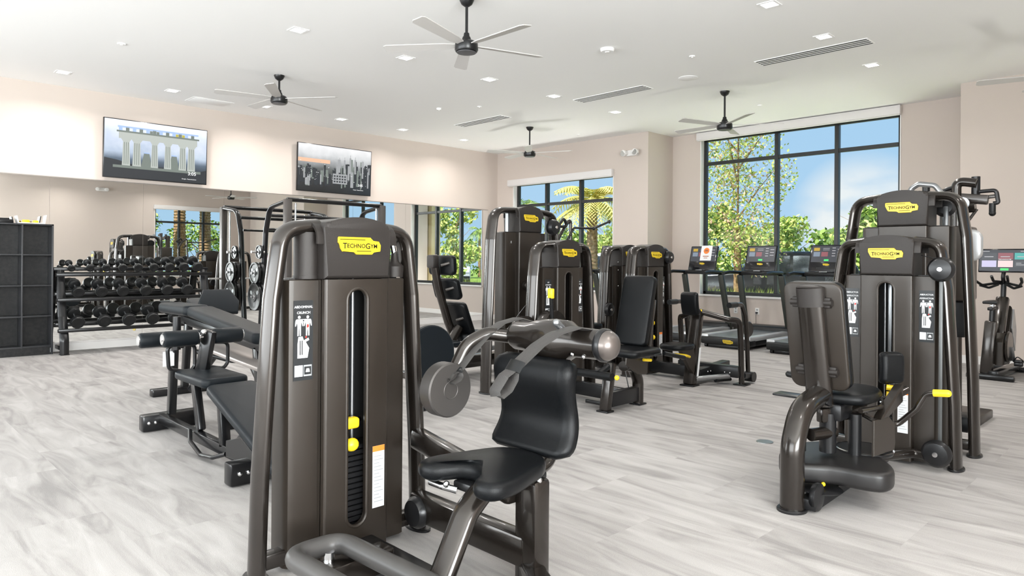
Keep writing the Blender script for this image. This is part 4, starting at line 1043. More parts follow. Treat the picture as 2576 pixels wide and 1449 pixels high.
# rear leg + column
b = MB(); b.tube([(3.62, 1.55, .012), (3.62, 1.55, .34), (3.72, 1.55, .52), (3.98, 1.55, .565)], .058, 18, .22, rb=.062, bn=(0, 1, 0), k=9); W(ad, 'rear_leg', b, M_FRAME)
b = MB(); b.prism([(.085 * math.cos(i * PI / 12), .075 * math.sin(i * PI / 12)) for i in range(24)], (3.62, 1.55, 0), X, Y, .014, .004, 1); W(ad, 'foot_plate', b, M_BLACK)
b = MB(); b.tube([(4.00, 1.555, .50), (3.93, 1.585, 1.10)], .048, 18, 0, rb=.074, bn=(0, 1, 0)); cl = W(ad, 'backrest_column', b, M_FRAME)
b = MB(); b.tube([(3.935, 1.583, 1.06), (3.925, 1.587, 1.165)], .052, 18, 0, rb=.078, bn=(0, 1, 0)); b.ball((3.925, 1.587, 1.165), .052, 16, (1, 1.5, .3)); W(cl, 'column_cap', b, M_COVER2)
tl = Vector((-.115, .045, 1)).normalized()
b = MB(); b.cushion(rrect(.325, .61, .055, 6), (4.00, 1.575, .895), (0, -1, 0) , tl, .028, .010, 0, 3); sh = W(ad, 'backrest_shell', b, M_COVER)
b = MB(); b.cushion(rrect(.325, .61, .055, 6), (4.010, 1.575, .895), (0, 1, 0), tl, .055, .022, .004, 4); W(ad, 'backrest_cushion', b, M_PAD, 60)
for dy, dz_ in ((.085, .19), (-.085, .19), (.085, -.20), (-.085, -.20)):
    c = Vector((3.965, 1.575 + dy, .895)) + tl * dz_
    b = MB(); b.box(c.x - .02, c.x + .02, c.y - .022, c.y + .022, c.z - .03, c.z + .03, .008); b.cyl((c.x - .01, c.y - .03, c.z), (c.x - .01, c.y + .03, c.z), .018, n=14); W(sh, 'pad_bracket', b, M_COVER2)
# seat
b = MB(); b.cushion(smooth_poly([(-.20, -.16), (.02, -.19), (.20, -.15), (.27, -.06), (.27, .06), (.20, .15), (.02, .19), (-.20, .16)], 2), (4.20, 1.50, .515), X, Y, .06, .028, .01, 5); W(ad, 'seat', b, M_PAD, 60)
b = MB(); b.tube([(4.0, 1.34, .50), (4.25, 1.31, .49), (4.46, 1.36, .49), (4.55, 1.42, .52)], .014, 10, .06); b.tube([(4.46, 1.36, .49), (4.60, 1.28, .55)], .024, 12); W(ad, 'seat_rail', b, M_FRAME)
b = MB(); b.box(4.0, 4.40, 1.44, 1.58, .42, .515, .015); b.beam((4.05, 1.53, .50), (3.95, 1.54, .55), .10, .06, .01); W(ad, 'seat_frame', b, M_BLACK)
# pivot hardware
b = MB(); b.cyl((4.02, 1.52, .24), (4.02, 1.52, .46), .045); b.cyl((4.15, 1.42, .20), (4.15, 1.42, .45), .035); b.cyl((3.86, 1.60, .26), (3.86, 1.60, .44), .022); W(ad, 'pivot_columns', b, M_BLACK)
b = MB(); b.cyl((3.88, 1.56, .35), (4.05, 1.50, .35), .035); b.beam((3.95, 1.54, .45), (4.30, 1.42, .45), .05, .08, .01); W(ad, 'pivot_bracket', b, M_FRAME)
b = MB(); b.prism([(-.02, 0), (.24, 0), (.25, .04), (.24, .15), (.17, .20), (-.02, .20)], (4.13, 1.315, .235), (.93, -.37 * .35, 0), Z, .012, .003, 1); W(ad, 'cam_guard', b, M_COVER)
b = MB(); b.prism([(0, 0), (.02, .02), (.27, .17), (.27, .07), (.08, 0)], (4.17, 1.33, .435), (.93, -.13, 0), Z, .05, .008, 1); W(ad, 'arm_cover', b, M_FRAME)
b = MB(); b.prism([(.02, .0), (.055, .012), (.03, .035)], (4.33, 1.288, .265), (.93, -.13, 0), Z, .002); W(ad, 'warning_sticker', b, M_YEL)
b = MB(); b.lathe([(0, 0), (.15, 0), (.155, .01), (.15, .022), (0, .022)], (4.30, 1.42, .205), (0, 0, 1), 36); W(ad, 'range_disc', b, M_BLACK)
b = MB(); b.lathe([(.148, .0), (.158, .002), (.148, .004)], (4.30, 1.42, .225), (0, 0, 1), 36); W(ad, 'steel_cable_ring', b, M_CHROME)
# big curved base cover
base = [(-.30, .10), (-.18, .22), (.0, .28), (.20, .26), (.36, .16), (.42, .0), (.36, -.12), (.20, -.22), (.03, -.335), (-.12, -.34), (-.17, -.25), (-.17, -.10), (-.24, .0)]
b = MB(); b.cushion(smooth_poly(base, 2), (4.00, 1.50, .115), X, Y, .105, .028, 0, 4); W(ad, 'base_cover', b, mat('black_base_plastic', (.012, .011, .011), .4), 50)
b = MB(); b.lathe([(0, 0), (.11, 0), (.12, .006), (.11, .012), (0, .012)], (3.80, 1.48, .085), (0, 0, 1), 28); b.cyl((3.80, 1.48, .06), (3.80, 1.48, .12), .02); W(ad, 'lower_pulley', b, M_BLACK)
b = MB(); b.ball((3.79, 1.455, .12), .012, 8); W(ad, 'yellow_tie', b, M_YEL)
b = MB(); b.beam((3.64, 1.48, .04), (4.95, 1.52, .04), .09, .06, .008); W(ad, 'floor_beam', b, M_BLACK)
b = MB(); b.lathe([(0, 0), (.065, 0), (.072, .012), (.072, .03), (.03, .045), (0, .045)], (3.70, 1.47, .075), (0, -1, 0), 24); W(ad, 'front_pulley', b, M_BLACK)
# thigh pad, levers, handles (mirrored about y = 1.52)
for s in (-1, 1):
    yc = 1.50 + s * .145
    contour_pad(ad, 'thigh_pad', (4.50, yc + .0, .685), (.80, -.60 * s * -1, 0), (0, 0, 1), .15, .19, lambda q: .008 * math.sin(PI * q), .055, M_PAD, .03)
    b = MB(); b.beam((4.52, yc, .50), (4.52, yc, .62), .03, .04, .005, (0, 1, 0)); W(ad, 'pad_stem', b, M_FRAME)
    b = MB(); b.tube([(4.20, 1.50 + s * .10, .445), (4.36, 1.50 + s * .13, .38), (4.48, 1.50 + s * .20, .352), (4.49, 1.50 + s * .30, .46), (4.50, 1.50 + s * .345, .555), (4.50, 1.50 + s * .40, .565)], .017, 12, .05, k=7); hd = W(ad, 'entry_handle', b, M_FRAME)
    b = MB(); b.tube([(4.50, 1.50 + s * .385, .565), (4.50, 1.50 + s * .455, .572)], .021, 14); b.ball((4.50, 1.50 + s * .455, .572), .021, 12); W(hd, 'handle_grip', b, M_YEL if s < 0 else M_RUB)
for x, z in ((4.44, .575), (4.44, .535)):
    b = MB(); b.tube([(x, 1.345, z), (x + .02, 1.295, z - .005)], .017, 10); b.ball((x + .02, 1.295, z - .005), .017, 8); W(ad, 'yellow_lever', b, M_YEL)
b = MB(); b.box(4.05, 4.16, 1.68, 1.86, .505, .520, .006); b.box(4.06, 4.14, 1.56, 1.70, .48, .50, .006); W(ad, 'side_tray', b, M_BLACK)

# taller machine behind the abductor
gh = thing('rotary_weight_machine', 'taller weight machine directly behind the abductor machine, its badge just above', 'gym machine', (5.44, 1.555, 0), -PI / 2)
tower(gh, 1.83, 1.57, slot=False, placards=(), warn=False, fx=.43, ww=.29, knobs=(), detail=True, dep=.22)
b = MB(); b.ball((.225, .055, 1.46), .010, 8); b.ball((.215, .055, 1.445), .010, 8); b.ball((.235, .055, 1.445), .010, 8); b.build('cover_screws', M_CHROME, gh)
b = MB(); b.lathe([(0, 0), (.07, 0), (.075, .03), (.05, .05), (0, .05)], (5.78, 1.36, 1.72), (-1, 0, 0), 24); W(gh, 'top_pulley', b, M_BLACK)
b = MB(); b.box(5.70, 5.76, 1.33, 1.36, .1, 1.72, .006); W(gh, 'guide_post', b, M_STEEL)
b = MB(); b.box(5.75, 5.95, 1.18, 1.34, .10, .22, .03); W(gh, 'rear_base_cover', b, M_RUB)

# multi-station with raised arms behind it
ms = thing('chest_press_machine', 'machine with raised metal handle arms against the right wall, behind the taller weight tower', 'gym machine', (6.85, 1.55, 0))
b = MB(); b.tube([(6.75, 1.50, .05), (6.70, 1.50, 1.75), (6.70, 1.505, 2.0), (6.70, 1.36, 1.97)], .038, 14, .09, k=7); W(ms, 'main_arm', b, M_FRAME)
b = MB(); b.tube([(6.68, 1.52, .9), (6.62, 1.60, 1.90)], .01, 8); b.tube([(6.70, 1.60, 1.82), (6.70, 1.595, 1.93), (6.70, 1.52, 1.95)], .016, 10, .04); W(ms, 'small_handle', b, M_BLACK)
b = MB(); b.cyl((6.75, 1.375, 1.88), (6.75, 1.375, 2.03), .032); b.cyl((6.75, 1.74, 1.88), (6.75, 1.74, 1.99), .030); W(ms, 'stop_post', b, M_BLACK)
b = MB(); b.beam((6.72, 1.80, 1.90), (6.72, 1.28, 1.83), .05, .08, .01); b.beam((6.72, 1.44, 1.84), (6.72, 1.22, 1.86), .03, .03, .006); W(ms, 'cross_arm', b, M_FRAME)
b = MB(); b.tube([(6.70, 1.34, 1.90), (6.70, 1.225, 1.905), (6.70, 1.21, 1.80), (6.70, 1.245, 1.80)], .016, 10, .03); W(ms, 'handle_frame', b, M_BLACK)
b = MB(); b.tube([(6.70, 1.25, 1.80), (6.70, 1.25, 1.73)], .024, 12); b.ball((6.70, 1.25, 1.72), .026, 10); W(ms, 'handle_grip', b, M_RUB)
b = MB(); b.tube([(6.72, 1.46, 1.77), (6.72, 1.37, 1.78)], .045, 14); b.tube([(6.72, 1.36, 1.76), (6.72, 1.46, 1.60)], .012, 8); W(ms, 'counter_roller', b, M_FRAME)
b = MB(); b.cushion(rrect(.16, .26, .075, 8), (6.72, 1.39, 1.46), (0, -1, 0), Z, .06, .025, .004); W(ms, 'head_pad', b, M_SILV, 60)
b = MB(); b.cushion(rrect(.16, .30, .06, 8), (6.68, 1.46, .85), (0, -1, 0), Z, .06, .025, .004); W(ms, 'back_pad', b, M_RUB, 60)
b = MB(); b.tube([(6.45, 1.78, 1.84), (6.45, 1.78, 1.93), (6.45, 1.72, 1.97), (6.45, 1.60, 1.95), (6.45, 1.55, 1.88)], .022, 10, .05); W(ms, 'top_arm', b, M_STEEL)
b = MB(); b.box(6.60, 6.95, 1.40, 1.68, 1.0, 1.62, .02); b.box(6.55, 7.05, 1.30, 1.75, 0, .07, .01); b.beam((6.85, 1.6, 0), (6.85, 1.6, 1.95), .1, .1, .01, (0, 1, 0)); W(ms, 'weight_housing', b, M_COVER)
b = MB(); b.cyl((6.58, 1.43, 1.80), (6.56, 1.43, 1.80), .05, n=24); W(ms, 'logo_disc', b, M_STEEL)
# ================================================================ leg press behind the lat pulldown
lp = thing('leg_press_machine', 'machine with a three-pad reclined backrest between the foreground tower and tallest machine', 'gym machine', (4.95, 6.0, 0))
b = MB(); b.tube([(4.70, 6.0, 1.36), (4.78, 6.0, 1.0), (4.92, 6.0, .62), (5.06, 6.0, .34)], .045, 14, .2, rb=.05, bn=(0, 1, 0)); W(lp, 'backrest_column', b, M_FRAME)
b = MB(); b.box(4.655, 4.745, 5.94, 6.06, 1.22, 1.365, .02); W(lp, 'column_cap', b, M_COVER2)
for cx, cz, hh, ln in ((4.80, 1.25, .22, -.06), (4.87, .98, .24, -.30), (5.02, .64, .40, -.42)):
    tdir = Vector((ln, 0, 1)).normalized()
    b = MB(); b.cushion(rrect(.44, hh, .05, 5), (cx, 6.0, cz), (0, 1, 0), tdir, .07, .025, .004); pd = W(lp, 'backrest_pad', b, M_PAD, 60)
    b = MB(); b.beam((cx - .07, 5.90, cz), (cx + .01, 5.84, cz + .03), .03, .03, .006); W(pd, 'pad_bracket', b, M_COVER)
b = MB(); b.cushion(rrect(.50, .46, .10, 6), (5.25, 6.0, .40), X, Y, .09, .03, .01); W(lp, 'seat', b, M_PAD, 60)
b = MB(); b.tube([(4.80, 5.9, .30), (5.0, 5.9, .56)], .055, 14); b.beam((4.5, 6.0, .15), (6.6, 6.0, .15), .14, .14, .02); b.box(4.5, 4.7, 5.7, 6.3, 0, .08, .01); b.box(6.3, 6.5, 5.7, 6.3, 0, .08, .01); W(lp, 'frame', b, M_FRAME)
b = MB(); b.cushion(rrect(.42, .36, .12, 6), (4.58, 5.72, .40), X, Y, .05, .02, .004); W(lp, 'side_cushion', b, M_PADB, 60)
b = MB(); b.beam((5.1, 5.75, .30), (5.55, 5.72, .33), .05, .05, .01); b.tube([(5.0, 5.74, .44), (5.3, 5.72, .46)], .015, 8); W(lp, 'seat_rail', b, M_STEEL)
b = MB(); b.lathe([(0, 0), (.25, 0), (.26, .01), (.26, .05), (.25, .06), (0, .06)], (3.76, 4.86, .475), (0, -1, 0), 44); cd_ = tag(b.build('plyo_disc', M_PADB), 'large dark round pad on edge just right of the foreground tower', 'exercise disc')
b = MB(); b.box(3.58, 3.94, 4.76, 4.90, 0, .24, .02); b.build('stand', M_BLACK, cd_)

# ================================================================ decline bench with foam rollers (left of the foreground tower)
M_BB = mat('gloss_black_steel', (.010, .010, .011), .28, .4, coat=.2)
bn = thing('decline_bench', 'black padded bench with foam leg rollers directly left of the foreground tower', 'bench', (1.87, 4.85, 0))
b = MB(); b.box(1.66, 2.10, 5.58, 5.68, .005, .125, .012); W(bn, 'rear_foot', b, M_BB)
b = MB(); b.box(1.62, 2.06, 3.90, 4.00, .005, .135, .012); W(bn, 'front_foot', b, M_BB)
b = MB(); b.beam((1.80, 5.62, .09), (1.80, 4.05, .09), .06, .07, .008); b.beam((1.80, 3.98, .10), (1.80, 3.60, .10), .06, .07, .008); W(bn, 'lower_rail', b, M_BB)
b = MB(); b.beam((1.86, 5.58, .12), (1.85, 5.50, .68), .055, .09, .01); W(bn, 'rear_upright', b, M_BB)
for q in (((1.82, 4.88, .12), (1.83, 5.02, .46), .05, .085), ((1.80, 4.42, .10), (1.80, 4.48, .44), .06, .06), ((1.80, 4.30, .10), (1.82, 4.05, .30), .05, .06)):
    b = MB(); b.beam(*q, .01); W(bn, 'seat_upright', b, M_BB)
b = MB(); b.prism([(-.16, 0), (.20, .02), (.22, .10), (.05, .16), (-.16, .10)], (1.765, 4.12, .08), (0, -1, 0), Z, .02, .004, 1); W(bn, 'gusset_plate', b, M_BB)
b = MB(); b.cushion(rrect(.31, .56, .05, 5), (1.875, 4.86, .455), X, Y, .065, .024, .006); W(bn, 'seat_pad', b, M_PADB, 60)
sd = Vector((0, -1, -.34)).normalized()
b = MB(); b.cushion(rrect(1.10, .33, .045, 5), Vector((1.885, 4.57, .435)) + sd * .55, sd, X, .065, .024, .004); W(bn, 'long_pad', b, M_PADB, 60)
b = MB(); b.beam(Vector((1.875, 4.60, .40)), Vector((1.875, 3.55, .04)), .07, .06, .008); W(bn, 'pad_rail', b, M_BB)
b = MB(); b.beam((1.87, 5.02, .46), (1.90, 4.95, .80), .05, .10, .012); W(bn, 'roller_post', b, M_BB)
for x0, x1, y, z in ((1.60, 1.83, 4.98, .755), (1.93, 2.14, 4.98, .755), (1.58, 1.80, 5.42, .71), (1.95, 2.15, 5.42, .71)):
    b = MB(); b.cyl((x0, y, z), (x1, y, z), .055, n=26, bev=.016); rl = W(bn, 'foam_roller', b, M_PADB, 50)
    b = MB(); b.cyl((x0 - .006, y, z), (x0 + .004, y, z), .036, n=20); b.cyl((x1 - .004, y, z), (x1 + .006, y, z), .036, n=20); W(rl, 'roller_cap', b, M_CHROME)
b = MB(); b.cyl((1.59, 4.98, .755), (2.15, 4.98, .755), .014, n=12); b.cyl((1.58, 5.42, .71), (2.15, 5.42, .71), .014, n=12); b.ball((1.86, 4.95, .79), .022, 10); b.ball((1.93, 4.95, .74), .018, 10); W(bn, 'roller_axle', b, M_CHROME)
b = MB(); b.beam((1.87, 5.45, .64), (1.87, 5.42, .72), .05, .06, .008); b.tube([(1.80, 5.30, .64), (1.80, 5.30, .88)], .028, 12); W(bn, 'height_post', b, M_BB)
for x0, x1 in ((1.68, 1.855), (1.93, 2.09)):
    b = MB(); b.tube([(x0, 5.10, .53), (x0 - .01, 5.10, .68), (x0 + .03, 5.10, .70), (x1, 5.10, .69), (x1, 5.10, .54), (x1 - .03, 5.10, .50)], .013, 10, .04, closed=True); W(bn, 'side_handle', b, M_BB)
badge(bn, (1.765, 5.00, .115), (0, -1, 0), Z, .15, False)
b = MB(); b.tube([(1.755, 4.90, .13), (1.72, 4.80, .08), (1.715, 4.60, .03), (1.72, 4.42, .05), (1.755, 4.30, .09)], .014, 10, .06); W(bn, 'transport_handle', b, M_BB)
for q in ((1.70, 5.575, .07), (1.745, 5.575, .07), (1.67, 3.895, .075), (1.72, 3.895, .075), (1.76, 4.27, .10)):
    b = MB(); b.ball(q, .014, 8); W(bn, 'bolt', b, M_CHROME)
b = MB(); b.prism([(-.04, 0), (.04, 0), (.04, .11), (-.04, .11)], (1.80, 5.47, .50), X, Z, .002); W(bn, 'instruction_label', b, M_WHITE)

# ================================================================ second bench, reclined, behind the first
b2 = thing('adjustable_bench', 'reclined black bench behind the roller bench, its headrest pointing at the dumbbell rack', 'bench', (2.45, 6.6, 0))
p0, p1 = Vector((2.45, 7.50, .835)), Vector((2.45, 5.15, .58)); 

b = MB(); d1 = Vector((0, -1, .01)).normalized(); b.cushion(rrect(.78, .24, .07, 6), Vector((2.45, 7.05, .765)), d1, X, .10, .035, .006); W(b2, 'headrest_pad', b, M_PADB, 60)
d2 = Vector((0, -1, -.095)).normalized(); b = MB(); b.cushion(rrect(1.45, .24, .05, 5), Vector((2.45, 5.92, .705)), d2, X, .09, .026, .004); W(b2, 'back_pad', b, M_PADB, 60)
b = MB(); b.beam((2.45, 7.1, .72), (2.45, 5.2, .60), .06, .08, .01); b.beam((2.45, 6.9, .70), (2.45, 7.0, .05), .06, .08, .01); b.beam((2.45, 5.4, .60), (2.45, 5.3, .05), .06, .08, .01); b.box(2.15, 2.75, 6.95, 7.05, 0, .07, .01); b.box(2.15, 2.75, 5.25, 5.35, 0, .07, .01); W(b2, 'frame', b, M_BB)
b = MB(); b.cushion(rrect(.46, .26, .06, 6), (2.66, 7.02, .80), Vector((0, -1, -.30)).normalized(), X, .05, .022, .004); W(b2, 'side_pad', b, M_PADB, 60)
b = MB(); b.cushion([(-.16, -.14), (.16, -.14), (.20, 0), (.13, .14), (-.13, .14), (-.20, 0)], (2.76, 6.98, .86), X, Vector((0, .5, .8)).normalized(), .05, .02, .004); W(b2, 'arm_pad', b, M_PADB, 60)
b = MB(); b.tube([(2.40, 6.6, .45), (2.60, 6.25, .38), (2.75, 6.1, .38)], .022, 10, .05); b.tube([(2.66, 6.15, .38), (2.85, 6.05, .385)], .032, 10); W(b2, 'side_grip', b, M_RUB)
pt = b2
sl = Vector((0, -1, -.055)).normalized()
b = MB(); b.cushion(rrect(1.7, .34, .03, 3), Vector((2.46, 5.70, .49)), sl, X, .035, .008, 0, 2); pp = W(pt, 'cover_plate', b, mat('pale_metal', (.44, .40, .38), .3, .5))
nn = X.cross(sl) * -1
badge(pt, Vector((2.40, 5.62, .5295)), Vector((.35, -1, -.055)).normalized(), Vector((1, .35, 0)).normalized(), .24)
b = MB(); b.beam((2.60, 6.5, .48), (2.45, 6.85, .05), .05, .05, .01); W(pt, 'plate_strut', b, M_BB)
b = MB(); b.beam((2.60, 5.9, .45), (2.60, 5.4, .04), .05, .05, .01); W(pt, 'plate_strut', b, M_BB)

# ================================================================ cubby shelf
cb = thing('cubby_shelf', 'black open cubby shelf at the left edge, four rows high', 'shelf unit', (1.56, 11.14, 0))
cx1, cyf, cyb, ct = 2.145, 11.0, 11.268, 1.755
cols = [2.135, 1.795, 1.455, 1.115, .775]
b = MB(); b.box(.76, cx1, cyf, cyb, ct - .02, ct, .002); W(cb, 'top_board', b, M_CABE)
b = MB(); b.box(.77, cx1 - .01, cyf + .012, cyb, 0, .105); W(cb, 'plinth', b, M_CABIN)
b = MB(); b.box(.77, cx1 - .01, cyb - .012, cyb - .002, .1, ct - .02); W(cb, 'back_board', b, M_CABIN)
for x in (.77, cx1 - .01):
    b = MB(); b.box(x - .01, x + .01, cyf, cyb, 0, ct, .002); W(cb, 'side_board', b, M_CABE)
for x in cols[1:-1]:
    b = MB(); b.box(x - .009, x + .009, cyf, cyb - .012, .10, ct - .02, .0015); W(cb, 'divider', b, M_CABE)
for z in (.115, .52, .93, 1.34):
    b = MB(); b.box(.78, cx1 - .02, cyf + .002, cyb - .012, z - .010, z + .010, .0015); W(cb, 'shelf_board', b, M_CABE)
b = MB(); b.cyl((cx1 - .03, cyf - .002, .03), (cx1 - .03, cyf - .002, .09), .004, n=8); W(cb, 'corner_trim', b, M_STEEL)
ty = thing('storage_tray', 'white open tray on top of the cubby shelf, above its right column', 'tray', (1.90, 11.10, ct))
b = MB(); b.prism([(-.15, .0), (.15, .0), (.17, .12), (.158, .12), (.140, .012), (-.140, .012), (-.158, .10), (-.17, .10)], (0, .08, 0), X, Z, .16, .002, 1); b.build('tray_body', M_TRIM, ty)
b = MB(); b.box(-.10, -.02, -.06, .02, .012, .05, .004); b.box(.02, .08, -.05, .03, .012, .045, .004); b.build('tray_contents', M_YEL, ty)
b = MB(); b.box(1.44, 1.70, 11.03, 11.20, ct, ct + .05, .006); b.box(1.47, 1.66, 11.04, 11.19, ct + .05, ct + .065, .004); tag(b.build('folded_towel', M_BLACK), 'flat dark folded stack on top of the cubby shelf, left of the white tray', 'towel')

# ================================================================ dumbbell rack and dumbbells
rk = thing('dumbbell_rack', 'black three-tier dumbbell rack against the mirror, right of the cubby shelf', 'weight rack', (3.2, 10.98, 0))
for x in (2.235, 4.15):
    b = MB(); b.tube([(x, 10.80, .012), (x, 10.80, .20), (x, 10.92, .50), (x, 11.10, 1.14)], .030, 14, .15, rb=.055, bn=(1, 0, 0), k=6)
    b.box(x - .03, x + .03, 10.80, 11.20, .05, .11, .01); b.box(x - .05, x + .05, 10.74, 10.87, 0, .012, .003); W(rk, 'side_frame', b, M_BB)
tiers = [(1.085, 10.93), (.745, 10.86), (.335, 10.80)]
for z, y in tiers:
    for dy, dz_ in ((0, 0), (.17, .075)):
        b = MB(); b.box(2.16, 4.22, y + dy - .03, y + dy + .03, z + dz_ - .035, z + dz_ + .012, .006); W(rk, 'tier_rail', b, M_BB)
def dumbbell(x, y, z, r, L, label, grp, src=None):
    t = thing('dumbbell', label, 'dumbbell', (x, y, z), 0, grp)
    tilt = Matrix.Rotation(math.radians(24), 4, 'X')
    h = MB(); h.cyl((0, -L * .25, 0), (0, L * .25, 0), .015, n=12); h.build('handle', M_CHROME, t, tf=tilt)
    for s in (-1, 1):
        w = MB(); w.lathe([(0, 0), (r * .55, 0), (r * .9, .012), (r, .03), (r * .97, L * .12), (r, L * .13), (r * .99, L * .20), (r * .9, L * .235), (r * .55, L * .25), (r * .5, L * .245), (0, L * .245)], (0, s * L * .22, 0), (0, s, 0), 22); w.build('rubber_head', M_RUB, t, tf=tilt)
ordn = ['first', 'second', 'third', 'fourth', 'fifth', 'sixth', 'seventh', 'eighth', 'ninth']
G = 'black rubber dumbbells on the rack'
for i, x in enumerate((2.34, 2.56, 2.76, 2.97, 3.17, 3.38, 3.60, 3.80, 4.0)):
    r = .046 + .0035 * i; dumbbell(x, 11.015, 1.085 + .060 + r * 1.12, r, .24 + .010 * i, 'small black dumbbell on the top tier of the rack, %s from the left' % ordn[i], G)
for i, x in enumerate((2.40, 2.68, 2.95, 3.25, 3.54, 3.82)):
    r = .076 + .001 * i; dumbbell(x, 10.945, .745 + .060 + r * 1.12, r, .34, 'black dumbbell on the middle tier of the rack, %s from the left' % ordn[i], G)
for i, x in enumerate((2.38, 2.70, 3.01, 3.32, 3.62, 3.93)):
    r = .086 + .001 * i; dumbbell(x, 10.885, .335 + .060 + r * 1.12, r, .38, 'large black dumbbell on the bottom tier of the rack, %s from the left' % ordn[i], G)

# ================================================================ plate-loaded rack (Smith frame) by the mirror
sm = thing('smith_machine', 'tall black rack frame with hanging plates, by the mirror under the right television', 'gym machine', (5.9, 10.2, 0))
xl, xr, yf_, yb_ = 5.03, 6.75, 10.05, 10.78
for x, nm in ((xl, 'left'), (xr, 'right')):
    b = MB(); b.box(x - .05, x + .05, yf_ - .06, yf_ + .06, 0, 2.24, .012); W(sm, 'upright_post', b, mat('grey_brown_steel', (.10, .09, .085), .35, .5))
    b = MB(); b.tube([(x, yb_ + .20, .01), (x, yb_ + .02, 1.75), (x, yb_ - .12, 2.14), (x, yf_, 2.22)], .032, 14, .25, rb=.045, bn=(1, 0, 0), k=8); W(sm, 'slanted_tube', b, M_BB)
    b = MB(); b.beam((x, yf_, .05), (x, yb_ + .25, .05), .08, .08, .01); W(sm, 'floor_beam', b, M_BB)
b = MB(); b.tube([(xl, yf_ + .02, 2.235), (xr, yf_ + .02, 2.235)], .034, 14); b.tube([(xl, yb_, 2.02), (xr, yb_, 2.02)], .028, 12); b.tube([(xl, yb_ + .1, 1.80), (xr, yb_ + .1, 1.80)], .020, 12); W(sm, 'cross_tube', b, M_BB)
b = MB(); b.cyl((xr - .12, yf_ - .02, 2.18), (xr - .12, yf_ - .02, .2), .014, n=10); W(sm, 'guide_rod', b, M_CHROME)
b = MB(); b.cyl((xl + .12, yf_ - .02, 2.18), (xl + .12, yf_ - .02, .2), .014, n=10); W(sm, 'guide_rod', b, M_CHROME)
b = MB(); b.tube([(xl - .25, yf_ - .02, .95), (xr + .25, yf_ - .02, .95)], .015, 12); W(sm, 'barbell', b, M_CHROME)
for k, z in enumerate((1.42, 1.08, .70)):
    b = MB(); b.cyl((xl - .02, yb_ + .02 + .0 * k, z), (xl - .24, yb_ + .02, z), .02, n=12); W(sm, 'storage_peg', b, M_CHROME)
def plate(x, y, z, r, label):
    t = thing('weight_plate', label, 'weight plate', (x, y, z), 0, 'weight plates on the rack pegs')
    b = MB(); b.lathe([(.026, -.018), (r * .32, -.018), (r * .36, -.010), (r * .80, -.010), (r * .86, -.020), (r, -.020), (r, .020), (r * .86, .020), (r * .80, .010), (r * .36, .010), (r * .32, .018), (.026, .018), (.026, -.018)], (0, 0, 0), (1, 0, 0), 32); pl_ = b.build('plate_body', M_RUB, t)
    b = MB()
    for k in range(3):
        a = k * 2 * PI / 3 + .5
        b.prism([(r * .58 + .11 * r * 1.6 * math.cos(q * PI / 6) - 0, .09 * r * 1.6 * math.sin(q * PI / 6)) for q in range(12)], (-.0125, 0, 0), (0, math.cos(a), math.sin(a)), (0, -math.sin(a), math.cos(a)), .002)
    b.build('grip_recess', M_STEEL, pl_)
    b = MB(); b.lathe([(.022, -.022), (.034, -.022), (.034, .022), (.022, .022), (.022, -.022)], (0, 0, 0), (1, 0, 0), 20); b.build('steel_bush', M_CHROME, pl_)
for k, (z, r) in enumerate(((1.42, .11), (1.08, .175), (.70, .225))):
    nm = ('top', 'middle', 'bottom')[k]
    plate(xl - .105, yb_ + .02, z, r, '%s weight plate on the %s peg of the rack, inner one' % (('small', 'medium', 'large')[k], nm))
    if k: plate(xl - .175, yb_ + .02, z, r, '%s weight plate on the %s peg of the rack, outer one' % (('small', 'medium', 'large')[k], nm))

# ================================================================ treadmills
def console_screen(t, par, w, h, tfm):
    s = MB(); mats = [mat('scr_dim', (.01, .01, .012), .3, emit=(.03, .033, .04), es=1), mat('scr_yel', (.01, .01, .01), .3, emit=(.60, .40, .04), es=.6), mat('scr_blue', (.01, .01, .01), .3, emit=(.24, .30, .38), es=.6), mat('scr_red', (.01, .01, .01), .3, emit=(.32, .10, .12), es=.6), mat('scr_green', (.01, .01, .01), .3, emit=(.05, .7, .15), es=.9), mat('scr_white', (.01, .01, .01), .3, emit=(.5, .5, .52), es=.6), mat('scr_pink', (.01, .01, .01), .3, emit=(.72, .55, .55), es=.8)]
    def R(x0, x1, z0, z1, m, d=.001): s.mi = m; s.box(-w / 2 + x0 * w, -w / 2 + x1 * w, -d, -d + .0008, -h / 2 + z0 * h, -h / 2 + z1 * h)
    R(.02, .98, .04, .96, 0)
    R(.08, .26, .68, .86, 1, .002); R(.08, .28, .36, .62, 2, .002); R(.32, .52, .36, .62, 3, .002)
    for k in range(4): R(.64, .74, .82 - k * .15, .86 - k * .15, 5, .002)
    for k in range(3): R(.80, .93, .75 - k * .17, .79 - k * .17, 5, .002)
    for k in range(2): R(.36, .56, .72 + k * .09, .745 + k * .09, 5, .002)
    R(.42, .56, .10, .20, 4, .002)
    return s.build('screen_tiles', mats, par, tf=tfm)
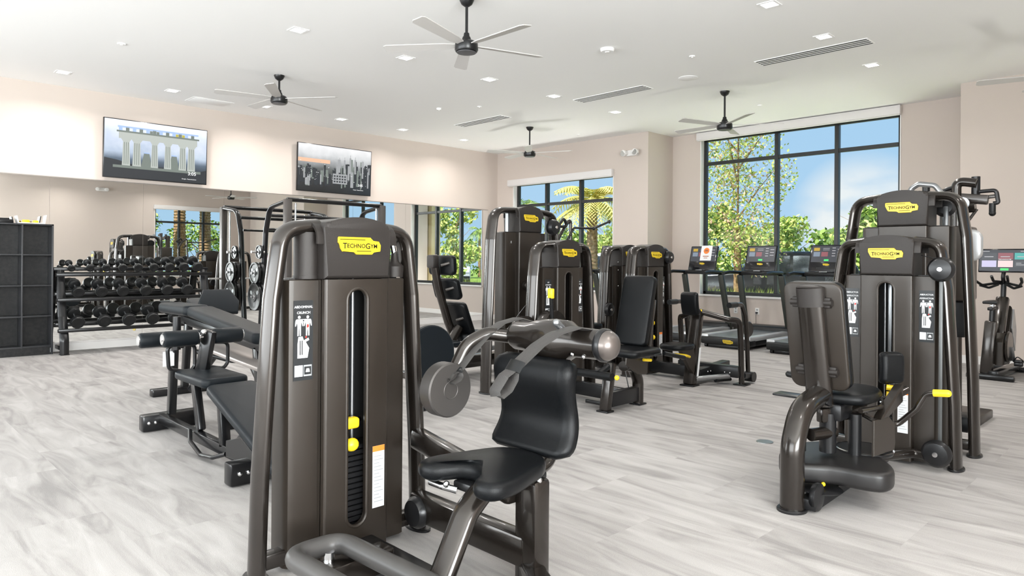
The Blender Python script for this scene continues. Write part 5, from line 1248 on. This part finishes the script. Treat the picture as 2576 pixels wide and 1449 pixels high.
def treadmill(y, label, x0=9.62):
    """deck along +X, user faces +X"""
    t = thing('treadmill', label, 'treadmill', (x0, y, 0), 0, 'treadmills facing the big window')
    w = .40
    b = MB(); b.box(0.05, 1.55, -w + .12, w - .12, .155, .185, .004); b.build('running_belt', mat('belt', (.14, .155, .16), .35, .1), t)
    for s in (-1, 1):
        b = MB(); b.box(.02, 1.55, s * w, s * (w - .12), .13, .20, .012); b.build('side_rail', M_SILV, t)
    b = MB(); b.box(0.0, .22, -w, w, .05, .165, .025, 3); b.box(.10, 1.62, -w + .02, w - .02, .05, .15, .01); rc = b.build('base_housing', M_RUB, t)
    badge(rc, (-.001, -.06, .105), (0, -1, 0), Z, .17, True)
    b = MB(); b.cyl((.06, -w + .05, .03), (.06, -w + .09, .03), .03, n=14); b.cyl((.06, w - .09, .03), (.06, w - .05, .03), .03, n=14); b.box(.05, .14, -.3, .3, .0, .055, .004); b.build('rear_feet', M_BLACK, t)
    b = MB(); b.box(1.35, 1.74, -w, w, .06, .26, .05, 3); b.build('motor_hood', M_RUB, t)
    for s in (-1, 1):
        b = MB(); b.beam((1.45, s * (w - .03), .14), (1.17, s * (w - .05), 1.10), .055, .10, .015, (0, 1, 0)); b.build('upright', mat('olive_grey_frame', (.055, .058, .050), .35, .5), t)
        b = MB(); b.tube([(.62, s * (w - .05), 1.13), (.80, s * (w - .05), 1.15), (1.20, s * (w - .05), 1.14)], .028, 12, .1); b.build('handrail', M_RUB, t)
    b = MB(); b.tube([(1.18, -w + .03, 1.13), (1.18, w - .03, 1.13)], .030, 12); b.box(1.08, 1.22, -.30, .30, 1.10, 1.17, .02); b.build('cross_bar', M_RUB, t)
    b = MB(); b.box(1.04, 1.16, -.06, .06, 1.165, 1.178, .004); b.build('heart_rate_grip', M_STEEL, t)
    tf = Matrix.Translation((1.19, 0, 1.36)) @ Matrix.Rotation(-PI / 2, 4, 'Z') @ Matrix.Rotation(math.radians(-16), 4, 'X')
    b = MB(); b.box(-.26, .26, -.01, .035, -.20, .235, .012, 2); cs = b.build('console', M_SCRN, t, tf=tf)
    console_screen(t, cs, .49, .28, tf @ Matrix.Translation((0, -.0105, .085)))
    q = MB(); q.prism([(x * .10, z * .10) for x, z in BADGE], (0, -.0115, -.085), X, Z, .004); q.build('logo_plate', M_BADGE, cs, tf=tf)
    q = MB(); q.box(-.14, .14, -.012, -.010, -.15, -.13, .0); q.build('tray_slot', M_BLACK, cs, tf=tf)
    return t
tm = treadmill(5.17, 'treadmill left of centre in front of the big window, screen above the dark car')
t2 = dup(tm, (9.62, 4.12, 0), 'treadmill nearest the abductor machine, its screen before the middle of the big window')
t3 = dup(tm, (9.62, 6.22, 0), 'treadmill with a white paper taped on its screen, left of the big window')
t4 = dup(tm, (8.42, 7.28, 0), 'mostly hidden treadmill, only its console showing above the tilted backrest machine')
tf = Matrix.Translation((9.62 + 1.19, 6.22, 1.36)) @ Matrix.Rotation(-PI / 2, 4, 'Z') @ Matrix.Rotation(math.radians(-16), 4, 'X')
pn = thing('paper_notice', 'white paper sheet with a round orange picture, taped over the left treadmill screen', 'paper', (9.62 + 1.16, 6.22, 1.40))
inv = Matrix.Translation((-(9.62 + 1.16), -6.22, -1.40))
b = MB(); b.box(-.05, .16, -.018, -.0165, -.03, .24); ps = b.build('sheet', M_WHITE, pn, tf=inv @ tf)
b = MB(); b.mi = 0; b.prism([(.055 + .055 * math.cos(a * PI / 10), .145 + .055 * math.sin(a * PI / 10)) for a in range(20)], (0, -.0182, 0), X, Z, .0006)
b.mi = 1; b.prism([(.02, .135), (.09, .135), (.08, .165), (.03, .165)], (0, -.0190, 0), X, Z, .0006); b.prism([(.0, .04), (.11, .04), (.11, .055), (.0, .055)], (0, -.0182, 0), X, Z, .0006); b.prism([(.02, .01), (.09, .01), (.09, .022), (.02, .022)], (0, -.0182, 0), X, Z, .0006)
b.build('sheet_print', [M_ORANGE, mat('brown_print', (.35, .12, .06), .5)], ps, tf=inv @ tf)

# ================================================================ exercise bike
bk = thing('exercise_bike', 'black exercise bike with a wide screen, at the right edge in front of the wall', 'exercise bike', (9.6, 1.66, 0))
b = MB(); b.beam((9.32, 1.98, .035), (9.32, 1.52, .035), .07, .06, .015); W(bk, 'floor_bar', b, M_BB)
b = MB(); b.beam((10.25, 1.90, .035), (10.25, 1.42, .035), .07, .06, .015); W(bk, 'floor_bar', b, M_BB)
b = MB(); b.beam((9.32, 1.72, .07), (10.25, 1.66, .07), .10, .07, .012); W(bk, 'base_beam', b, M_BB)
b = MB(); b.beam((9.38, 1.80, .05), (9.42, 1.76, .66), .09, .12, .02, (0, 1, 0)); W(bk, 'seat_tube', b, M_FRAME)
b = MB(); b.cyl((9.42, 1.755, .64), (9.43, 1.75, .80), .03, n=16); b.cyl((9.42, 1.755, .56), (9.42, 1.755, .60), .045, n=16); b.beam((9.33, 1.76, .80), (9.55, 1.74, .80), .05, .035, .008); W(bk, 'seat_post', b, M_BLACK)
b = MB(); b.cushion([(-.13, -.07), (.0, -.05), (.14, -.02), (.14, .02), (.0, .05), (-.13, .07)], (9.44, 1.75, .855), Vector((1, -.06, 0)), Vector((.06, 1, 0)), .035, .016, .008); W(bk, 'saddle', b, M_RUB, 60)
b = MB(); b.cyl((9.44, 1.75, .815), (9.44, 1.75, .86), .012); b.box(9.41, 9.47, 1.72, 1.78, .825, .845, .004); W(bk, 'saddle_clamp', b, M_CHROME)
b = MB(); b.beam((9.52, 1.735, .30), (9.78, 1.715, .92), .08, .13, .02, (0, 1, 0)); W(bk, 'main_tube', b, M_FRAME)
b = MB(); b.cyl((9.78, 1.715, .86), (9.80, 1.71, 1.10), .028, n=14); W(bk, 'handlebar_post', b, M_BLACK)
b = MB(); b.prism([(-.25, .10), (.08, .08), (.34, .18), (.40, .46), (.24, .72), (.17, .76), (.05, .44), (-.14, .46), (-.26, .36)], (9.70, 1.745, .06), X, Z, .10, .02, 3, both=True); W(bk, 'drive_cover', b, M_COVER)
b = MB(); b.prism([(.12, .50), (.30, .22), (.37, .46), (.24, .72), (.19, .72)], (9.70, 1.640, .06), X, Z, .012, .004, 1); W(bk, 'side_panel', b, M_SILV)
b = MB(); b.lathe([(0, 0), (.17, 0), (.18, .01), (.17, .03), (.05, .035), (0, .035)], (9.60, 1.64, .36), (0, -1, 0), 36); W(bk, 'crank_cover', b, M_FRAME)
b = MB(); b.lathe([(.028, .0), (.034, .003), (.028, .004), (.022, .0)], (9.80, 1.632, .36), (0, -1, 0), 24); b.box(9.775, 9.825, 1.630, 1.634, .355, .365); W(bk, 'round_logo', b, M_CHROME)
b = MB(); b.beam((9.60, 1.60, .36), (9.66, 1.59, .20), .025, .04, .006, (0, 1, 0)); b.beam((9.60, 1.80, .36), (9.54, 1.81, .52), .025, .04, .006, (0, 1, 0)); ck = W(bk, 'crank_arm', b, M_STEEL)
b = MB(); b.box(9.62, 9.72, 1.50, 1.59, .185, .215, .01); b.box(9.64, 9.70, 1.50, 1.585, .14, .19, .01); W(ck, 'pedal', b, M_BLACK)
b = MB(); b.tube([(9.62, 1.585, .20), (9.60, 1.545, .26), (9.62, 1.50, .22), (9.68, 1.48, .17)], .006, 6, .02, rb=.014, bn=(1, 0, 0)); W(ck, 'pedal_strap', b, M_RUB)
hz = 1.10
for s in (-1, 1):
    b = MB(); b.tube([(9.80, 1.71, hz - .02), (9.70, 1.71 + s * .06, hz - .015), (9.62, 1.71 + s * .18, hz - .04), (9.50, 1.71 + s * .22, hz + .01), (9.44, 1.71 + s * .22, hz + .05)], .015, 12, .05); W(bk, 'handlebar', b, M_RUB)
    b = MB(); b.tube([(9.78, 1.71 + s * .03, hz), (9.62, 1.71 + s * .07, hz + .01), (9.54, 1.71 + s * .075, hz + .07)], .015, 12, .05); W(bk, 'aero_grip', b, M_RUB)
    b = MB(); b.tube([(9.72, 1.71 + s * .04, hz - .03), (9.66, 1.71 + s * .12, hz - .07), (9.60, 1.71 + s * .20, hz - .04)], .014, 10, .04); W(bk, 'lower_grip', b, M_RUB)
b = MB(); b.tube([(9.80, 1.71, hz - .03), (9.74, 1.71, hz + .06), (9.80, 1.71, hz + .12)], .022, 12, .04); W(bk, 'screen_arm', b, M_BLACK)
tf = Matrix.Translation((9.78 - 9.6, 1.70 - 1.66, 1.345)) @ Matrix.Rotation(-PI / 2, 4, 'Z') @ Matrix.Rotation(math.radians(-8), 4, 'X')
b = MB(); b.box(-.26, .26, -.005, .025, -.135, .145, .008, 2); sc_ = b.build('screen', M_SCRN, bk, tf=tf)
s = MB(); mats = [MATS['scr_dim'], MATS['scr_yel'], mat('scr_lilac', (.01, .01, .01), .3, emit=(.50, .47, .66), es=.8), MATS['scr_red'], MATS['scr_green'], MATS['scr_white'], MATS['scr_pink'], mat('scr_teal', (.01, .01, .01), .3, emit=(.06, .35, .32), es=.8), mat('scr_dk', (.01, .01, .01), .3, emit=(.06, .065, .075), es=.8)]
def R(x0, x1, z0, z1, m, d=.0058): s.mi = m; s.box(-.25 + x0 * .5, -.25 + x1 * .5, -d - .0006, -d, -.12 + z0 * .25, -.12 + z1 * .25)
R(0, 1, 0, 1, 0)
for i, ms_ in enumerate(((8, 3, 7), (2, 6, 8))):
    for j, m_ in enumerate(ms_): R(.05 + j * .32, .34 + j * .32, .55 - i * .36, .86 - i * .36, m_, .0068)
for j in range(3): R(.10 + j * .32, .28 + j * .32, .66, .70, 5, .0078)
for j in range(2): R(.72, .88 - j * .06, .28 + j * .08, .31 + j * .08, 5, .0078)
R(.04, .20, .92, .95, 5, .0068); R(.80, .96, .92, .95, 5, .0068); R(.42, .58, .03, .13, 4, .0078)
s.build('screen_tiles', mats, sc_, tf=tf)
s = MB(); s.text('TECHNOGYM', (0, -.0088, .018), X, Z, .014); s.build('screen_lettering', M_WHITE, sc_, tf=tf)
# ---------------------------------------------------------------- outdoors
M_GRASS = mat('grass', (.16, .26, .03), .9, noise=(3.0, (.30, .40, .06)))
M_ASPH = mat('asphalt', (.30, .30, .31), .9, noise=(8, (.36, .36, .36)))
M_BARK = mat('palm_bark', (.22, .12, .06), .9, noise=(14, (.42, .27, .15)), bump=(30, .6))
M_LEAFS = {}
def leafmat(n, c):
    m = mat('leaf_' + n, c, .6); nt = m.node_tree; b_ = nt.nodes['Principled BSDF']
    b_.inputs['Subsurface Weight'].default_value = 0.0
    return m
L_YEL = leafmat('yellowgreen', (.58, .58, .14)); L_GRN = leafmat('green', (.26, .38, .06)); L_DK = leafmat('darkgreen', (.10, .18, .03)); L_PNK = leafmat('coral', (.72, .46, .32)); L_LT = leafmat('lime', (.62, .72, .20)); L_PALM = leafmat('palmgold', (.78, .66, .20))
b = MB(); b.box(XR + .35, 16, -30, 60, -.25, -.12); b.box(-10, XR + .35, -30, YS - .3, -.25, -.12); b.build('lawn', M_GRASS)['kind'] = 'structure'
b = MB(); b.box(16, 30, -30, 60, -.25, -.13); b.build('parking_lot', M_ASPH)['kind'] = 'structure'
b = MB(); b.box(30, 95, -60, 110, -.25, -.12); b.box(-10, 30, -60, -30, -.25, -.12); b.build('far_lawn', M_GRASS)['kind'] = 'structure'

def leaves(b, n, cen, rad, size, rnd, ms, lo=.35):
    for _ in range(n):
        while True:
            p = Vector((rnd.uniform(-1, 1), rnd.uniform(-1, 1), rnd.uniform(-1, 1)))
            if p.length <= 1: break
        if p.length < lo: p = p.normalized() * (lo + rnd.random() * (1 - lo))
        c = Vector(cen) + Vector((p.x * rad[0], p.y * rad[1], p.z * rad[2]))
        s = size * rnd.uniform(.6, 1.3)
        u = Vector((rnd.uniform(-1, 1), rnd.uniform(-1, 1), rnd.uniform(-1, 1))).normalized(); v = u.cross(Vector((rnd.uniform(-1, 1), rnd.uniform(-1, 1), rnd.uniform(-1, 1)))).normalized()
        b.mi = rnd.choice(ms)
        b._new([c - u * s, c - v * s * .5, c + u * s, c + v * s * .5], [(0, 1, 2, 3)])

def tree(loc, h, crown, label, mats, n=2600, size=.11, blobs=9, sparse=1.0, seed=1, bare=.35):
    rnd = random.Random(seed)
    t = thing('tree', label, 'tree', loc)
    tr = MB(); tr.tube([(0, 0, 0), (.05, .03, h * .4), (0, 0, h * .8)], .012 * h + .03, 8, .3, r_end=.02)
    for k in range(7):
        a = k * 2.4; z = h * (.3 + .07 * k); r_ = crown[0] * .5
        tr.tube([(0, 0, z), (math.cos(a) * r_ * .5, math.sin(a) * r_ * .5, z + h * .12), (math.cos(a) * r_, math.sin(a) * r_, z + h * .22)], .022, 6, .2, r_end=.008)
    tr.build('trunk', M_BARK, t)
    f = MB()
    for k in range(blobs):
        a = rnd.random() * 2 * PI; q = rnd.random() ** .5 * .75 * sparse; z = rnd.uniform(bare, .95)
        taper = 1 - .45 * abs(z - .6) / .4
        rr = rnd.uniform(.22, .42)
        leaves(f, n // blobs, (math.cos(a) * q * crown[0] * taper, math.sin(a) * q * crown[1] * taper, h * z), (crown[0] * rr, crown[1] * rr, h * .14 * rnd.uniform(.7, 1.2)), size, rnd, list(range(len(mats))))
    f.build('foliage', mats, t)
    return t

def palm(loc, h, label, fr=1.6, r0=.2, nf=26, seed=2, mats=None, crownz=None):
    rnd = random.Random(seed); t = thing('palm_tree', label, 'palm tree', loc)
    b = MB(); prof = [(0, 0)]
    k = int(h / .11)
    for i in range(k + 1):
        z = h * i / k; w = r0 * (1.0 - .25 * i / k)
        prof += [(w * 1.06, z), (w * .93, min(z + .06, h))]
    prof.append((0, h + .05)); b.lathe(prof, (0, 0, 0), (0, 0, 1), 14); b.build('trunk', M_BARK, t)
    b = MB()
    for i in range(nf):
        a = i * 2.399; el = rnd.uniform(-.25, 1.25); L = fr * rnd.uniform(.85, 1.1); ns = 15
        d = Vector((math.cos(a), math.sin(a), 0)); sd = Vector((-d.y, d.x, 0)); pts = []
        for s in range(ns + 1):
            q = s / ns
            pts.append(d * (L * q * math.cos(el * (1 - .3 * q))) + Vector((0, 0, h + L * (math.sin(el) * q - .75 * q * q))))
        b.mi = rnd.choice((0, 0, 1)); b.tube(pts, .014, 4)
        for s in range(1, ns):
            for sg in (-1, 1):
                ll = L * .30 * math.sin(PI * (s / ns) ** .7) + .08
                p = pts[s]; tg = (pts[s + 1] - pts[s]).normalized()
                e = p + (sd * sg * .8 + tg * .7 + Vector((0, 0, -.35))) * ll
                b.mi = rnd.choice((0, 1, 2))
                b._new([p, p + tg * .07, e], [(0, 1, 2)])
    b.build('fronds', mats or [L_PALM, L_LT, L_GRN], t)
    return t

palm((16, 12.85, -.12), 3.15, 'golden date palm with full crown outside the smaller window', 1.6, .19, 36, 4, [L_PALM, L_YEL, L_PALM])
palm((30, 29.3, -.12), 4.6, 'distant palm crown at the left of the smaller window', 2.0, .2, 22, 9, [L_GRN, L_LT, L_DK])
palm((9.43, -5.0, -.12), 5.2, 'palm trunk outside the window behind the camera, left one in the mirror', .85, .24, 20, 5)
palm((10.75, -6.0, -.12), 5.4, 'palm trunk outside the window behind the camera, right one in the mirror', .85, .24, 20, 6)
tree((15.8, 8.15, -.12), 5.7, (2.0, 1.25), 'tall sparse tree with yellow-green leaves filling the left pane of the big window', [L_YEL, L_LT, L_GRN, L_PNK, L_YEL], 5600, .048, 40, 1.2, 12, .30)
tree((26.8, 11.6, -.12), 3.6, (1.7, 1.3), 'bushy light green tree low in the middle of the big window', [L_LT, L_GRN, L_YEL, L_GRN], 3200, .10, 14, 1.0, 13, .2)
tree((34, 11.0, -.12), 4.0, (3.0, 3.0), 'round green tree low at the right of the big window', [L_GRN, L_DK, L_LT], 2600, .18, 12, 1.0, 14, .25)
tree((30, 16.5, -.12), 4.3, (2.4, 2.2), 'dense green tree behind the parked cars, in the left pane of the big window', [L_GRN, L_DK, L_LT], 2400, .16, 12, 1.0, 15, .2)
tree((24.5, 18.6, -.12), 3.2, (1.4, 1.2), 'green tree right of the golden date palm', [L_GRN, L_LT, L_YEL], 2400, .08, 12, 1.0, 16, .25)
tree((36, 30.0, -.12), 3.4, (3.4, 3.0), 'low green trees behind the golden date palm trunk', [L_GRN, L_DK, L_LT], 2200, .17, 12, 1.0, 17, .2)
tree((38, 40, -.12), 3.2, (3.4, 3.0), 'dark green tree beyond the lot at the left of the smaller window', [L_GRN, L_DK], 1800, .17, 12, 1.0, 18, .2)
tree((35, 21.5, -.12), 3.4, (3.2, 3.0), 'green tree in the gap between the two windows, beyond the lot', [L_GRN, L_DK, L_LT], 1600, .17, 10, 1.0, 19, .2)
tree((37, 6.0, -.12), 3.6, (3.2, 3.0), 'green tree beyond the lot behind the abductor machine', [L_GRN, L_DK, L_LT], 1600, .17, 10, 1.0, 20, .2)
tree((8.9, -8.0, -.12), 3.0, (1.6, 1.4), 'leafy bush outside the window behind the camera', [L_GRN, L_LT, L_DK], 2200, .08, 12, 1.0, 21, .15)
tree((11.6, -9.0, -.12), 3.2, (1.8, 1.6), 'larger leafy bush right of the other one outside the rear window', [L_GRN, L_LT, L_DK], 2200, .08, 12, 1.0, 22, .15)

palm((40, -22, -.12), 4.0, 'slim palm far beyond the corner, seen through the smaller window in the mirror', 1.3, .14, 22, 31, [L_GRN, L_DK, L_LT])
tree((22, -3.7, -.12), 4.2, (1.6, 1.4), 'green tree seen through the smaller window in the mirror, left of the slim palm', [L_GRN, L_LT, L_YEL], 2200, .13, 12, 1.0, 32, .15)
tree((36, -20.5, -.12), 3.0, (3.4, 3.0), 'low green tree seen through the smaller window in the mirror, right of the slim palm', [L_GRN, L_DK, L_LT], 1800, .14, 12, 1.0, 33, .15)
# ornamental grass below the windows
rnd = random.Random(5)
def tuft_strip(x0, x1, y0, y1, n, label, name, hh=(.3, .75)):
    b = MB()
    for _ in range(n):
        x, y = rnd.uniform(x0, x1), rnd.uniform(y0, y1); h = rnd.uniform(*hh); a = rnd.random() * 6.28; l = .25 * h
        d = Vector((math.cos(a), math.sin(a), 0)); s = Vector((-d.y, d.x, 0)) * .008
        p = Vector((x, y, -.12)); b.mi = rnd.choice((0, 1, 2))
        b._new([p - s, p + s, p + d * l * .4 + Vector((0, 0, h * .7)) + s * .8, p + d * l * .4 + Vector((0, 0, h * .7)) - s * .8, p + d * l + Vector((0, 0, h))], [(0, 1, 2, 3), (3, 2, 4)])
    o = b.build(name, [L_LT, L_GRN, L_YEL]); tag(o, label, 'grass', kind='stuff')
tuft_strip(12.25, 13.3, 3.5, 9.2, 3600, 'tall ornamental grass outside the big window', 'ornamental_grass', (.5, .98))
tuft_strip(11.6, 14.0, 10.0, 15.5, 3600, 'tall ornamental grass outside the smaller window', 'ornamental_grass', (.5, .95))
tuft_strip(7.4, 10.4, -3.8, -2.6, 1800, 'ornamental grass outside the window behind the camera', 'ornamental_grass', (.3, .7))

sp_ = MB(); sp_.box(11.74, 12.06, 6.98, 7.5, -.12, 3.9, .02); tag(sp_.build('stone_pillar', mat('tan_stone', (.50, .42, .22), .85, noise=(3, (.58, .50, .30)))), 'tan stone pillar outside between the two windows, seen in the mirror', 'pillar')

def car(loc, rz, col, label, suv=True):
    """length along local x"""
    t = thing('car', label, 'car', loc, rz)
    hz = 1.75 if suv else 1.45
    body = [(-2.3, .45), (-2.32, .95), (-2.2, 1.08), (-1.0 if suv else -1.2, 1.12), (2.1, 1.12), (2.32, 1.0), (2.36, .5), (2.2, .32), (-2.1, .32)]
    cm = mat('car_paint_' + label.split()[0], col, .25, .3, coat=.6)
    b = MB(); b.prism(body, (0, .9, 0), X, Z, 1.8, .08, 3, both=True); b.build('body', cm, t)
    cab = [(-1.05, 1.1), (-.45, hz - .06), (-.2, hz), (1.75 if suv else 1.0, hz), (2.05 if suv else 1.6, 1.1)]
    b = MB(); b.prism(cab, (0, .8, 0), X, Z, 1.6, .06, 3, both=True); cb = b.build('cabin', cm, t)
    gl = mat('car_glass', (.02, .025, .03), .05, .2, coat=1)
    for s in (-1, 1):
        for q in ([(-.85, 1.16), (-.35, hz - .12), (.30, hz - .12), (.30, 1.16)], [(.38, 1.16), (.38, hz - .12), (1.62 if suv else .95, hz - .12), (1.85 if suv else 1.35, 1.16)]):
            b = MB(); b.prism(q if s < 0 else q, (0, s * .806 + (.006 if s > 0 else 0.0), 0), X, Z, .006); b.build('side_window', gl, cb)
    b = MB(); b.prism([(-.72, 1.14), (.72, 1.14), (.62, hz - .10), (-.62, hz - .10)], (-1.06, 0, 0), Y, Vector((.0, 0, 1)), .01); b.build('windscreen', gl, cb, tf=Matrix.Identity(4))
    for x in (-1.45, 1.45):
        for s in (-1, 1):
            w = MB(); w.cyl((x, s * .72, .36), (x, s * .93, .36), .37, n=24, bev=.04); wh = w.build('wheel', M_RUB, t)
            w = MB(); w.cyl((x, s * .925, .36), (x, s * .94, .36), .22, n=20)
            w.build('rim', M_SILV, wh)
            w = MB()
            for k in range(5):
                a = k * 2 * PI / 5; w.beam((x, s * .945, .36), (x + .21 * math.cos(a), s * .945, .36 + .21 * math.sin(a)), .05, .012, .002, (0, 1, 0))
            w.build('spokes', M_STEEL, wh)
    b = MB(); b.box(-2.37, -2.32, -.45, .45, .55, .90, .01); g = b.build('grille', M_BLACK, t)
    b = MB()
    for k in range(7): b.box(-2.385, -2.37, -.40 + k * .12, -.34 + k * .12, .58, .88)
    b.build('grille_bars', M_CHROME, g)
    for s in (-1, 1):
        b = MB(); b.box(-2.36, -2.25, s * .55 - (.0 if s > 0 else .28), s * .55 + (.28 if s > 0 else 0), .72, .95, .03); b.build('headlight', M_WHITE, t)
    b = MB(); b.box(-2.42, -2.28, -.85, .85, .36, .52, .04); b.box(2.28, 2.42, -.85, .85, .36, .52, .04); b.build('bumper', M_BLACK, t)
    b = MB()
    for s in (-1, 1): b.box(-1.0, 1.0, s * .9 - .03, s * .9 + .03, .42, .50, .01)
    b.build('running_board', M_SILV, t)
    return t
car((19.2, 8.6, -.13), math.radians(-70), (.02, .02, .024), 'black off-road car parked outside the left pane of the big window')
car((23.5, 10.2, -.13), math.radians(-88), (.10, .14, .25), 'dark blue car parked behind the black car, outside the big window', False)
car((20.5, 15.4, -.13), math.radians(-80), (.70, .72, .74), 'white car parked right of the golden date palm')
tree((36, -27.5, -.12), 3.0, (3.2, 3.0), 'low green tree behind the slim palm, seen only in the mirror', [L_GRN, L_DK, L_LT], 1800, .14, 12, 1.0, 34, .15)
car((27.5, -10.6, -.13), math.radians(-55), (.68, .70, .72), 'pale car seen through the smaller window in the mirror')
car((22.0, 21.5, -.13), math.radians(-84), (.62, .66, .70), 'silver car parked left of the golden date palm trunk')
